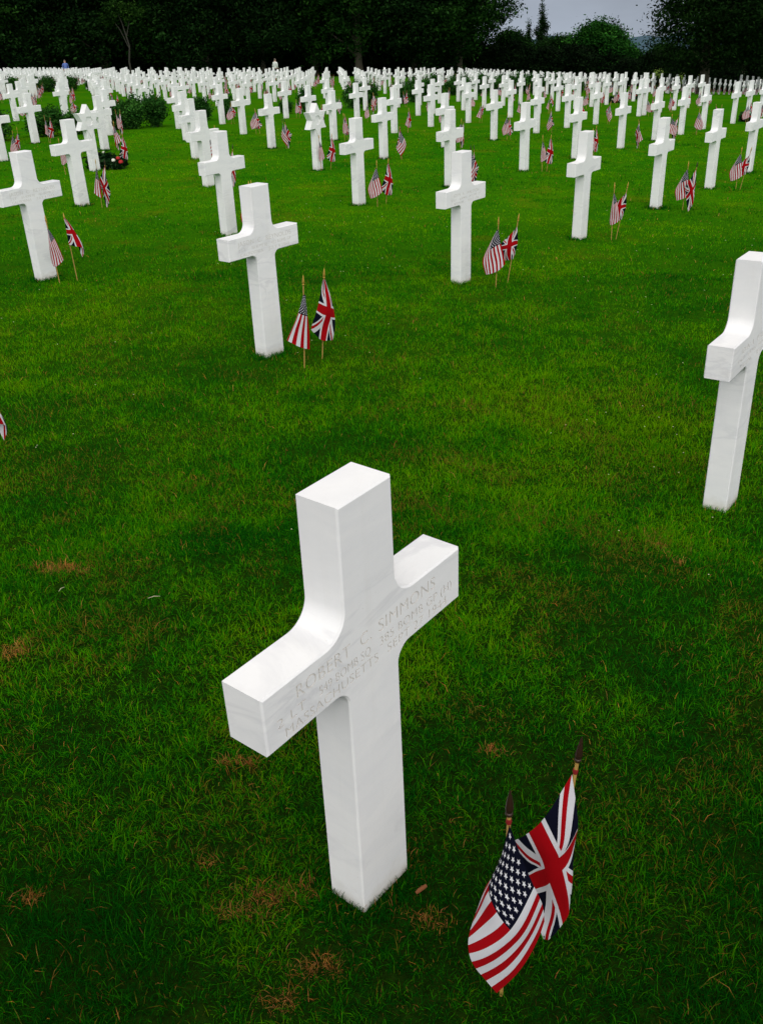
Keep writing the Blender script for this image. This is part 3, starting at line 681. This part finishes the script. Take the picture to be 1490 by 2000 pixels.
def tree_mesh(seed, h, rad, base, nclump, col, leaf=.17, lobes=9, spread=.5, shift=0):
    r = random.Random(seed); cs = []; rs = []
    for i in range(lobes):
        t = (i+.5)/lobes; zz = base + (h-base)*(.12+.80*t); wd = rad*math.sin(math.pi*min(1, .28+.68*t))**.7
        a = r.uniform(0, 6.28); q = wd*r.uniform(.25, .62)
        cs.append((q*math.cos(a), q*math.sin(a), zz)); rs.append((wd*r.uniform(.5, .75), wd*r.uniform(.5, .75), (h-base)*r.uniform(.14, .22)))
    cs.append((0, 0, (h+base)/2)); rs.append((rad*.75, rad*.75, (h-base)*.46))
    V, Fq, cl = leaf_cloud(cs, rs, nclump, 46, leaf, col, seed, shell=.6, spread=spread)
    V[:, 0] += shift; crown = npmesh('crown', V, Fq, [M_LEAF], colors=cl)
    tr = MB(); tr.tube([(0, 0, -.5), (.1, 0, base*.6+.4), (0, .1, h*.45), (.1, 0, h*.8)], [h*.028, h*.021, h*.014, h*.004], 9)
    for i in range(9):
        c = cs[i % len(cs)]; z0 = base*.6 + i*.35 + .6; tr.tube([(0, 0, z0), (c[0]*.5, c[1]*.5, (z0+c[2])/2+.3), (c[0]*.95, c[1]*.95, c[2])], [h*.009, h*.006, h*.002], 6)
    return crown, tr.mesh('trunk', [M_BARK])
TREES = []
def add_tree(name, meshes, x, y, s, rz, label, cat='tree', group='trees bordering the far side of the lawn', sz=None):
    o = empty(name, (x, y, gz(x, y)), rz); o.scale = (s, s, sz or s)
    link('crown', meshes[0], o); link('trunk', meshes[1], o); tag(o, label, cat, group); return o
DG = (.005, .021, .004); MG = (.008, .036, .0045)
tm = [tree_mesh(s, h, r_, b, n, c) for s, h, r_, b, n, c in ((1, 15, 5.6, 1.0, 1050, DG), (2, 17, 6.0, 1.4, 1150, MG), (3, 14, 5.2, .8, 950, DG), (4, 16, 5.4, 1.2, 1000, MG))]
front = [(-43.5, 103, 0), (-37.5, 103, 1), (-32.0, 104, 2), (-26.5, 105, 0), (-21.5, 106, 3), (-16.0, 104, 2), (-10.5, 105, 0), (-5.3, 106, 3), (-.6, 103, 1), (5.0, 104, 2), (9.4, 103, 3)]
PL = ['at the left edge', 'second from the left', 'third from the left', 'fourth from the left', 'fifth from the left', 'sixth from the left', 'seventh from the left', 'eighth from the left', 'ninth from the left, the brightest green', 'tenth from the left', 'with loose leafy edge beside the open sky']
for n, (x, y, k) in enumerate(front):
    add_tree('broadleaf_tree', tm[k], x, y, random.uniform(.92, 1.08), random.uniform(0, 6), 'dark leafy tree of the left wood, %s' % PL[n])
for n in range(11):
    x = -46+n*5.4; k = (n*3+1) % 4
    add_tree('broadleaf_tree', tm[k], x, 114+random.uniform(-1, 2), 1.12, random.uniform(0, 6), 'dark tree in the second rank of the left wood, mostly hidden by the front trees')
# trees in the gap
rt = tree_mesh(21, 5.3, 4.3, .2, 820, (.011, .066, .007), .13, 10, .36)
add_tree('round_tree', rt, 25.9, 116, 1.17, 0, 'rounded bright green bushy tree in the middle of the sky gap', group='trees in the sky gap')
def poplar(seed, h, r_, col, n):
    cs = []; rs = []
    for i in range(9):
        t = i/8; w = r_*(1-.85*t**1.6)*(.55+.45*min(1, t*4+.3)); a = seed*2+i*2.4
        cs.append((w*.3*math.cos(a), w*.3*math.sin(a), h*(.10+.85*t))); rs.append((w*.9, w*.9, h*.09))
    V, Fq, cl = leaf_cloud(cs, rs, n, 34, .11, col, seed, shell=.2, flat=1.8, spread=.16)
    t = MB(); t.tube([(0, 0, -.4), (0, 0, h*.5), (0, 0, h*.95)], [h*.02, h*.012, h*.003], 7)
    return npmesh('crown', V, Fq, [M_LEAF], colors=cl), t.mesh('trunk', [M_BARK])
add_tree('poplar_tree', poplar(5, 7.9, 1.35, (.010, .030, .008), 420), 21.4, 125, 1, 0, 'tall narrow dark poplar pointing into the sky gap', group='trees in the sky gap')
add_tree('spire_tree', poplar(8, 6.1, .75, (.010, .030, .008), 150), 19.2, 121, 1, 0, 'thin dark spire of a conifer left of the poplar', group='trees in the sky gap')
dk = tree_mesh(31, 6.4, 2.6, .3, 520, (.006, .016, .006), .12, 8, .30)
add_tree('conifer_tree', dk, 29.4, 124, 1, .6, 'nearly black rounded conifer behind the right of the bright round tree', group='trees in the sky gap')
add_tree('conifer_tree', dk, 32.6, 127, .62, 2.2, 'low black conifer lobe beside the far blue hills', group='trees in the sky gap')
bt = tree_mesh(33, 5.0, 3.3, .2, 620, (.006, .027, .004), .13, 8, .34)
for x, y, s, lb in ((15.6, 112, 1.0, 'dark green bushy tree just right of the left wood'), (19.6, 115, .66, 'dark green bushy tree below the poplar'), (22.3, 119, .97, 'dark green bushy tree between poplar and round tree'), (24.3, 122, .95, 'dark tree peeping over the left of the round tree')):
    add_tree('bushy_tree', bt, x, y, s, random.uniform(0, 6), lb, group='trees in the sky gap')
for n, (x, s) in enumerate(((20, .85), (26, .8), (33, .85), (38, .9), (44, .95), (50, 1.0))):
    add_tree('bushy_tree', bt, x, 128+n, s, n*1.1, 'dark background tree low behind the sky gap and right wood', group='dark trees at the back')
# big trees on the right
bg_ = tree_mesh(41, 13, 5.4, 1.2, 2100, (.005, .019, .003), .10, 12, .40, shift=.7)
add_tree('great_tree', bg_, 20.3, 61, 1.05, 0, 'great dark tree on the right with a thick trunk behind the headstones', group='great trees on the right')
add_tree('great_tree', bg_, 30.0, 66, 1.05, 3.0, 'great dark tree at the right edge of the photo', group='great trees on the right')
for n, (x, y) in enumerate(((36, 97), (42, 98), (49, 99), (55, 101))):
    add_tree('broadleaf_tree', tm[n % 4], x, y, .8, n*1.3, 'dark tree behind the great trees on the right', group='dark trees at the back')
# dense undergrowth closing the space below the crowns
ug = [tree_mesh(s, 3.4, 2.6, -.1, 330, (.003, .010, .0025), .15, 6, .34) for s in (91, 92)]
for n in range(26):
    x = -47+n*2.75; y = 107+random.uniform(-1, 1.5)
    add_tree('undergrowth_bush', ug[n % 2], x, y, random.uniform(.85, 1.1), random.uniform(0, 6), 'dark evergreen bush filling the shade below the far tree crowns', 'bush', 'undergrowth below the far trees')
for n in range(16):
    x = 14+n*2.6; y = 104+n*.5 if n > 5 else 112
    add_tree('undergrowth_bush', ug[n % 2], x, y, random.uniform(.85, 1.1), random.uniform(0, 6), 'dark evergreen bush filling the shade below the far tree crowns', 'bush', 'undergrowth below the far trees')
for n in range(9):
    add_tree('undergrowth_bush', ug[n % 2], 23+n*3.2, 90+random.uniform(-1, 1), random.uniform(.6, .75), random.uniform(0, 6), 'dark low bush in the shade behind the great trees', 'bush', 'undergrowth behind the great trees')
# slim pale bare-stemmed tree in the left wood
sl_ = MB(); sl_.tube([(0, 0, -.3), (-.1, 0, 1.5), (.15, 0, 2.8), (-.2, 0, 4.6), (-.7, 0, 6.4)], [.09, .08, .07, .05, .02], 7)
sl_.tube([(.1, 0, 2.6), (-.5, 0, 4.2), (-1.3, 0, 5.4)], [.05, .035, .01], 6); sl_.tube([(0, 0, 3.6), (.5, 0, 5.0), (.6, 0, 6.2)], [.05, .03, .01], 6)
V, Fq, cl = leaf_cloud([(-.5, 0, 6.0), (.8, 0, 5.6), (-1.2, .2, 5.2)], [(1.0, .8, .6)]*3, 60, 30, .13, (.012, .040, .005), 77, shell=.2, spread=.3)
M_PALEBARK = mat('pale_bark', (.03, .028, .02), .9)
o = empty('slender_tree', (-22.3, 97.5, gz(-22.3, 97.5))); link('crown', npmesh('crown', V, Fq, [M_LEAF], colors=cl), o); link('trunk', sl_.mesh('trunk', [M_PALEBARK]), o)
tag(o, 'slender pale-stemmed forked tree in front of the dark left wood', 'tree', 'trees bordering the far side of the lawn')
# shrubs between the plots
def shrub_mesh(seed, col=(.020, .085, .012)):
    r = random.Random(seed); cs = [(r.uniform(-.28, .28), r.uniform(-.2, .2), r.uniform(.3, .62)) for _ in range(6)]+[(0, 0, .35)]; rs = [(.26, .24, .30)]*6+[(.42, .36, .40)]
    V, Fq, cl = leaf_cloud(cs, rs, 190, 26, .045, col, seed, shell=.5, flat=.9, zmin=.0, spread=.08)
    st = MB()
    for i in range(6): a = i*1.05; st.tube([(0, 0, -.05), (.12*math.cos(a), .12*math.sin(a), .3), (.25*math.cos(a), .2*math.sin(a), .6)], [.015, .011, .004], 5)
    return npmesh('foliage', V, Fq, [M_LEAF], colors=cl), st.mesh('stems', [M_BARK])
sm = [shrub_mesh(s) for s in (51, 52, 53)]
SH = [(-9.3, 24.6, 1.1, .62), (-8.4, 25.9, .85, .62), (-7.85, 26.7, .85, .50), (-7.1, 28.1, .7, .66), (-6.75, 28.5, .8, .76), (-6.2, 29.3, .85, .78), (-5.3, 32.2, .7, .60), (-4.6, 33.0, .5, .66), (-2.9, 35.7, .5, .4), (-2.2, 37.0, .7, .68), (-.55, 39.2, .85, .82), (0., 40.1, .8, .84),
      (1.4, 42.4, .75, .75), (2.0, 43.9, .8, .86), (2.7, 45.4, .8, .86), (3.6, 52.2, .8, .86), (4.4, 52.0, .8, .86), (5.0, 51.6, .8, .84), (5.9, 51.4, .9, .86), (6.8, 52.6, .9, .86), (7.7, 54.2, .9, .88), (8.5, 55.2, .9, .86), (9.3, 56.0, .9, .86), (10.1, 57.0, 1.0, .86), (10.9, 57.8, .9, .84), (12.4, 58.5, .5, .72),
      (-19.5, 56.0, 1.2, .84), (-18.6, 57.2, .9, .80), (-19.2, 61.4, 1.1, .80), (-18.3, 63.0, .9, .78), (-17.6, 64.8, .7, .74)]
for n, (x, y, w_, h_) in enumerate(SH):
    m_ = sm[n % 3]; o = empty('shrub', (x, y, gz(x, y)), random.uniform(0, 6)); o.scale = (w_/.95, w_/.95, h_/.80)
    link('foliage', m_[0], o); link('stems', m_[1], o)
    lb = 'low dark green shrub between the plots, %s from the left' % ORD[n] if 0 < n < 20 else ('low dark green shrub cut by the left edge between the plots' if n == 0 else ('low green shrub in the far right stretch of the planted line' if n < 26 else 'small clipped shrub far back on the left among distant crosses'))
    tag(o, lb, 'shrub', 'shrubs planted between the grave plots' if n < 20 else ('shrubs at the right of the planted line' if n < 26 else 'far left shrubs'))
# far clipped hedge pieces and pale shrubs under the trees
hm = shrub_mesh(61, (.035, .13, .012))
for n, (x, y, w_, h_) in enumerate(((15.6, 92, 1.7, .6), (17.2, 93.4, 1.7, .6), (18.8, 94.6, 1.7, .6))):
    o = empty('shrub', (x, y, gz(x, y)), n); o.scale = (w_/.95, w_/.95, h_/.8); link('foliage', hm[0], o); link('stems', hm[1], o); tag(o, 'low clipped hedge plant behind the distant crosses below the poplar', 'shrub', 'far hedge plants')
lm_ = shrub_mesh(62, (.16, .26, .05))
for n, (x, y, lb) in enumerate(((25.3, 88, 'pale green shrub under the trees, left of the thick trunk'), (27.3, 88, 'middle of three pale green shrubs glimpsed under the great tree'), (29.0, 88, 'pale green shrub nearest the thick trunk'))):
    o = empty('shrub', (x, y, gz(x, y)), n); o.scale = (1.0, 1.0, 1.75-.2*n); link('foliage', lm_[0], o); link('stems', lm_[1], o); tag(o, lb, 'shrub', 'pale shrubs under the great tree')
# far hills
M_HILL = mat('far_hills', (.06, .10, .13), 1, spec=0)  # distance haze painted into the hills' bluish base colour
hx = np.linspace(150, 750, 60); hz = -37+3*np.sin(hx/37)+2*np.sin(hx/11+1)+1.2*rng.random(60); V = []; 
for x, z in zip(hx, hz): V += [(x, 1500, -75), (x, 1560, z), (x, 1800, -90)]
Fh = []
for i in range(59):
    for j in range(2): Fh.append((i*3+j, (i+1)*3+j, (i+1)*3+j+1, i*3+j+1))
tag(link('hills', npmesh('hills', V, Fh, [M_HILL], smooth=True)), kind='structure')

# ------------------------------------------------------------------ wreaths and people
M_PETW = mat('white_petals', (.75, .74, .62), .7); M_PETR = mat('red_petals', (.40, .004, .006), .6)
def rose(mb, c, r, mi):
    for k in range(9):
        a = k*2.4; t = k/9; ax = Vector((math.cos(a), math.sin(a), .25+1.2*(1-t))).normalized(); p = Vector(c)+ax*r*.42*(.4+t)
        e1 = ax.orthogonal().normalized(); e2 = ax.cross(e1); n = 6
        vs = [p+ax*r*.28]+[p+(e1*math.cos(j*math.pi/3)+e2*math.sin(j*math.pi/3))*r*.55-ax*r*.12 for j in range(n)]+[p-ax*r*.3]
        mb.poly(vs, [(0, 1+j, 1+(j+1) % n) for j in range(n)]+[(n+1, 1+(j+1) % n, 1+j) for j in range(n)], mi)
def wreath(x, y, s, flowers, label, seed):
    o = empty('flower_wreath', (x, y, gz(x, y)), random.uniform(0, 3)); o.scale = (s, s, s)
    V, Fq, cl = leaf_cloud([(0, 0, .07), (-.16, .02, .12)], [(.25, .20, .12), (.10, .08, .12)], 110, 22, .035, (.010, .035, .010), seed, shell=.4, flat=.8, zmin=0, spread=.035)
    link('foliage', npmesh('foliage', V, Fq, [M_LEAF], colors=cl), o)
    for (fx, fy, fz, fr, red) in flowers:
        mb = MB(); rose(mb, (0, 0, 0), fr, 0); f = link('red_flower' if red else 'white_flower', mb.mesh('bloom', [M_PETR if red else M_PETW], ang=80), o, (fx, fy, fz))
    o.rotation_euler[2] = math.atan2(-x, y)
    tag(o, label, 'wreath', 'flower wreaths laid at headstones'); return o
wreath(-4.80, 17.90, 1.25, [(-.15, -.13, .16, .040, 0), (.10, -.20, .13, .042, 0), (.20, -.20, .10, .050, 1), (.17, -.16, .15, .045, 1), (-.02, .05, .22, .03, 0)], 'dark leafy wreath with white and red blooms by the left Star of David', 81)
wreath(11.30, 29.4, 1, [(-.1, -.12, .14, .05, 1), (.05, -.16, .14, .05, 1), (.14, -.14, .12, .045, 0)], 'dark wreath with red blooms beside a cross near the right edge', 82)
wreath(10.4, 42.0, 1, [(-.12, -.12, .14, .06, 0), (.1, -.12, .15, .06, 0)], 'distant dark wreath with white blooms, right of centre', 83)
wreath(12.1, 45.6, 1.1, [(-.12, -.12, .14, .07, 1), (.1, -.12, .15, .06, 1)], 'distant dark wreath with red blooms, right of the white one', 84)
def person(x, y, rz, shirt, label, seed):
    """one continuous skinned figure, walking pose"""
    ms = [mat('skin_tone', (.45, .27, .19), .6), mat('shirt_cloth', shirt, .8), mat('trouser_cloth', (.03, .035, .05), .85), mat('hair', (.10, .08, .06), .8)]
    J = {'pel': (0, 0, .95), 'chest': (0, .01, 1.30), 'neck': (0, .01, 1.48), 'head': (0, -.01, 1.60), 'top': (0, 0, 1.73),
         'shl': (-.19, .01, 1.41), 'ell': (-.25, .03, 1.13), 'wrl': (-.22, -.10, .92), 'hal': (-.21, -.13, .84), 'shr': (.19, .01, 1.41), 'elr': (.25, .02, 1.13), 'wrr': (.24, -.06, .90), 'har': (.23, -.08, .82),
         'hpl': (-.10, 0, .92), 'knl': (-.11, -.10, .50), 'anl': (-.11, -.02, .09), 'tol': (-.12, -.18, .03), 'hpr': (.10, 0, .92), 'knr': (.11, .02, .50), 'anr': (.12, .10, .10), 'tor': (.13, -.05, .03)}
    Rr = {'pel': .145, 'chest': .165, 'neck': .062, 'head': .098, 'top': .07, 'shl': .068, 'ell': .045, 'wrl': .03, 'hal': .035, 'shr': .068, 'elr': .045, 'wrr': .03, 'har': .035, 'hpl': .098, 'knl': .065, 'anl': .042, 'tol': .035, 'hpr': .098, 'knr': .065, 'anr': .042, 'tor': .035}
    E = [('pel', 'chest'), ('chest', 'neck'), ('neck', 'head'), ('head', 'top'), ('chest', 'shl'), ('shl', 'ell'), ('ell', 'wrl'), ('wrl', 'hal'), ('chest', 'shr'), ('shr', 'elr'), ('elr', 'wrr'), ('wrr', 'har'),
         ('pel', 'hpl'), ('hpl', 'knl'), ('knl', 'anl'), ('anl', 'tol'), ('pel', 'hpr'), ('hpr', 'knr'), ('knr', 'anr'), ('anr', 'tor')]
    ks = list(J); me = bpy.data.meshes.new('sk'); me.from_pydata([J[k] for k in ks], [(ks.index(a), ks.index(b)) for a, b in E], [])
    ob = bpy.data.objects.new('sk', me); COL.objects.link(ob); md = ob.modifiers.new('s', 'SKIN')
    for i, k in enumerate(ks): me.skin_vertices[0].data[i].radius = (Rr[k], Rr[k]*.85)
    me.skin_vertices[0].data[0].use_root = True; ob.modifiers.new('d', 'SUBSURF').levels = 2
    dg = bpy.context.evaluated_depsgraph_get(); dg.update(); bm_ = bpy.data.meshes.new_from_object(ob.evaluated_get(dg)); bpy.data.objects.remove(ob)
    bm_.materials.clear()
    for m in ms: bm_.materials.append(m)
    for p in bm_.polygons:
        c = p.center; p.use_smooth = True
        p.material_index = 2 if c.z < .95 and abs(c.x) < .2 and not (c.z > .78 and c.y < -.09) else (1 if c.z < 1.47 and c.z > 1.0 else (3 if c.z > 1.64 or (c.z > 1.54 and c.y > .03) else 0))
    o = link('person', bm_); o.location = (x, y, gz(x, y)); o.rotation_euler = (0, 0, rz); tag(o, label, 'person'); return o
person(-7.6, 86, 2.6, (.62, .63, .60), 'person in a pale shirt and dark trousers standing among the far headstones', 1)
person(-26.3, 90, .5, (.10, .16, .42), 'person in a blue top standing among the far left headstones', 2)

# ------------------------------------------------------------------ grass
ZONES = [(-.300, 1.530, .10, .034), (-.375, 1.470, .07, .022), (-.205, 1.313, .035, .02), (-.468, 1.989, .035, .022), (-.395, 1.985, .03, .02), (.288, 2.021, .032, .025), (-1.275, 2.559, .05, .045), (-1.268, 3.13, .12, .035),
         (-.261, 1.241, .045, .03), (-.478, 1.621, .03, .02), (-.165, 1.325, .04, .03), (.058, 1.441, .05, .03), (-.888, 1.529, .03, .03), (1.137, 3.19, .02, .12)]
def straw_mask(x, y):
    m = np.zeros_like(x)
    for a, b, rx, ry in ZONES:
        c, s_ = .85, .5; dx = (x-a)*c+(y-b)*s_*.4; dy = (y-b); m = np.maximum(m, np.exp(-((dx/rx)**2+(dy/ry)**2)**1.2))
    return m*np.clip((fbm(x, y, .05, 44)-.38)/.2, 0, 1)*.8
def moss_mask(x, y):
    return np.clip((fbm(x, y, .26, 61, 4)-.50)/.20, 0, 1)*np.clip(1.25-y/8, .25, 1)*np.clip((y-1.0)/2.0, .12, 1)
def blades(x, y, h, w, lean, seed, tone_shift=0., straw=None, la=None):
    r = np.random.default_rng(seed); n = len(x); a = r.uniform(0, 2*np.pi, n); L = h*(.5+1.0*r.random(n)**1.5)
    L = L*(.65+.8*fbm(x, y, .35, 70, 2))
    if la is None: la = r.uniform(0, 2*np.pi, n)
    bend = lean*(.3+1.1*r.random(n)); lx, ly = np.cos(la)*bend, np.sin(la)*bend
    px, py = np.cos(a+1.3)*w*.5, np.sin(a+1.3)*w*.5
    z0 = gzb(x, y)-.004; up = np.sqrt(np.clip(1-bend**2*.6, .15, 1))
    b0 = np.stack([x-px, y-py, z0], 1); b1 = np.stack([x+px, y+py, z0], 1)
    mx_, my_, mz = x+lx*L*.35, y+ly*L*.35, z0+L*.58*up
    m0 = np.stack([mx_-px*.8, my_-py*.8, mz], 1); m1 = np.stack([mx_+px*.8, my_+py*.8, mz], 1)
    tp = np.stack([x+lx*L, y+ly*L, z0+L*.94*up*(1-.25*bend)], 1)
    V = np.stack([b0, b1, m1, m0, tp], 1).reshape(-1, 3)
    i = np.arange(n)[:, None]*5; T = np.concatenate([i+[0, 1, 2], i+[0, 2, 3], i+[3, 2, 4]], 1).reshape(-1, 3)
    pat = fbm(x, y, 1.5, 21, 3); pt2 = fbm(x, y, .30, 24, 3); q = r.random(n)
    dark = np.array([.004, .085, .003]); mid = np.array([.038, .280, .0010]); yel = np.array([.150, .340, .001])
    k = np.clip((pat-.24)*1.5+(pt2-.5)*1.2+(q-.5)*1.1+tone_shift-.42*np.clip((2.5-y)/1.1, 0, 1), 0, 1)[:, None]  # blades near the camera shift darker, part of the painted foreground shade
    c = np.where(k < .5, dark+(mid-dark)*k*2, mid+(yel-mid)*(k*2-1))
    sm_ = straw_mask(x, y) if straw is None else straw
    st = (r.random(n) < np.maximum(sm_*.95, .012))
    scol = np.stack([.40+.22*r.random(n), .17+.11*r.random(n), .035+.04*r.random(n)], 1)*(.45+.8*r.random(n))[:, None]
    ms_ = r.random(n) < moss_mask(x, y)*.42
    c = np.where(ms_[:, None], np.stack([.13+.10*r.random(n), .11+.07*r.random(n), .010+.01*r.random(n)], 1), c)
    c = np.where(st[:, None], scol, c)
    c = c*((.7+.6*r.random(n))*(1-.38*np.clip((2.4-y)/1.1, 0, 1)))[:, None]      # foreground shade painted into the blade colour, growing towards the camera
    return V, T, np.repeat(c, 5, 0)
def scatter(n, r0, r1, power, seed, half=.56):
    """points in a wedge in front of the camera, density falling as r**-power"""
    r = np.random.default_rng(seed); e = 2-power; q = r.random(n)
    rr = (r0**e+q*(r1**e-r0**e))**(1/e) if abs(e) > 1e-6 else r0*(r1/r0)**q
    th = r.uniform(-half, half, n); return rr*np.sin(th), rr*np.cos(th)
def tufts(n, per, r0, r1, power, seed, half, sig, h, w, lean, shift=0., gw=0.):
    cx, cy = scatter(n, r0, r1, power, seed, half); r = np.random.default_rng(seed+500)
    dx = r.normal(0, 1, (n, per)); dy = r.normal(0, 1, (n, per)); sg = sig*(.5+r.random((n, 1)))
    dd = np.hypot(cx, cy); sg = sg*(1+np.maximum(0, dd-r0)[:, None]*gw)
    x = (cx[:, None]+dx*sg).ravel(); y = (cy[:, None]+dy*sg).ravel(); la = np.arctan2(dy, dx).ravel()+r.normal(0, .7, n*per)
    hh = np.repeat(h*(.6+.8*r.random(n)), per); ww = np.repeat(w*(1+np.maximum(0, dd-r0)*gw), per)
    sh = shift+np.repeat(r.normal(0, .16, n), per)
    return blades(x, y, hh, ww, lean, seed, sh, la=la)
parts = []
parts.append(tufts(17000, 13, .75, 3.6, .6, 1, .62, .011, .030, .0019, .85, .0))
parts.append(tufts(33000, 12, 3.3, 9, 1.8, 2, .56, .015, .031, .0020, .8, .05, .12))
parts.append(tufts(20000, 12, 8.5, 28, 2.0, 3, .56, .038, .030, .0042, .75, .05, .09))
x, y = scatter(60000, .75, 5, .8, 7, .62); parts.append(blades(x, y, .022, .0018, .9, 9, -.1))
# thatch: flat straw over the worn patches
tx, ty = [], []
for a, b, rx, ry in ZONES:
    n = int(34000*rx*ry*(2.4 if rx in (.10, .07) else 1))+26; tx.append(a+rng.normal(0, rx*.55, n)); ty.append(b+rng.normal(0, ry*.55, n))
tx, ty = np.concatenate(tx), np.concatenate(ty); parts.append(blades(tx, ty, .030, .0016, .97, 8, 0, np.ones_like(tx)))
# uncut blades against the feet of the stones, toned darker as painted contact shade
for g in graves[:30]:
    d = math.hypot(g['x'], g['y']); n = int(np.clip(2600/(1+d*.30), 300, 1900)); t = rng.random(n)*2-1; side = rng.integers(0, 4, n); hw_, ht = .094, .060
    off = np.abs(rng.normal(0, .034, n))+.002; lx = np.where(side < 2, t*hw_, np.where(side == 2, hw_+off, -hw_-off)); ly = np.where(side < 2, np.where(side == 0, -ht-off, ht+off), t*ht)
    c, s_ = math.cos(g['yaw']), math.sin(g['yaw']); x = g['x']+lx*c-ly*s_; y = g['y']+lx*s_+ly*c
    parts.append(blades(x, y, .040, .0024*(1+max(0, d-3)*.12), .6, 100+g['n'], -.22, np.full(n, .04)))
V = []; T = []; C = []; b = 0
for v, t, c in parts: V.append(v); T.append(t+b); C.append(c); b += len(v)
tag(link('grass', npmesh('grass', np.concatenate(V), np.concatenate(T), [M_GRASS], colors=np.concatenate(C))), 'mown green lawn grass with straw-coloured worn patches', 'grass', kind='stuff')
# tiny daisies and petals
x, y = scatter(380, 2.6, 14, 1.0, 33, .6); kp = (fbm(x, y, .9, 95) > .53); x, y = x[kp], y[kp]; n = len(x); dd = np.hypot(x, y); s_ = .0018+.0006*dd
ang = rng.uniform(0, 6.28, n); z = gzb(x, y)+.024; V = []; 
cx, cy = np.cos(ang)*s_, np.sin(ang)*s_
V = np.stack([np.stack([x-cx, y-cy, z], 1), np.stack([x+cy, y-cx, z+.002], 1), np.stack([x+cx, y+cy, z], 1), np.stack([x-cy, y+cx, z+.002], 1)], 1).reshape(-1, 3)
tag(link('clover_flowers', npmesh('clover_flowers', V, np.arange(n*4).reshape(-1, 4), [mat('tiny_white_petals', (.45, .45, .25), .8)])), 'tiny pale clover flowers dotted through the lawn', 'flowers', kind='stuff')
# wood chip, twigs
M_CHIP = mat('reddish_wood', (.16, .05, .012), .8); M_CHIPEND = mat('cut_wood', (.55, .42, .25), .8)
mb = MB(); zc = gzb(np.array([.05]), np.array([1.50]))[0]+.028
mb.tube([(-.012, -.004, 0), (-.004, 0, .004), (.006, .004, .008), (.014, .007, .012)], [.0035, .0052, .0048, .0040], 8, 0)
o = link('wood_chip', mb.mesh('wood_chip', [M_CHIP, M_CHIPEND])); o.location = (.052, 1.505, zc); tag(o, 'small reddish wood chip lying in the grass right of the closest cross', 'wood chip')
M_TWIG = mat('dry_stem', (.55, .50, .30), .8)
for n, (x, y, a, L) in enumerate(((-.86, 2.86, .2, .045), (-1.22, 2.93, 1.1, .03))):
    z = gzb(np.array([x]), np.array([y]))[0]+.03; mb = MB(); mb.tube([(-L/2, 0, 0), (0, .003, .003), (L/2, 0, .001)], [.0007, .0012, .0005], 6)
    o = link('dry_stem', mb.mesh('dry_stem', [M_TWIG])); o.location = (x, y, z); o.rotation_euler = (0, 0, a)
    tag(o, ['pale dry grass stem lying left of the closest cross, longest one', 'short pale stem lying at the far left of the lawn', 'pale stem beside the brown patch at the foot of the closest cross', 'pale stem lying right of the closest cross'][n], 'dry stem', 'dry stems lying on the lawn')
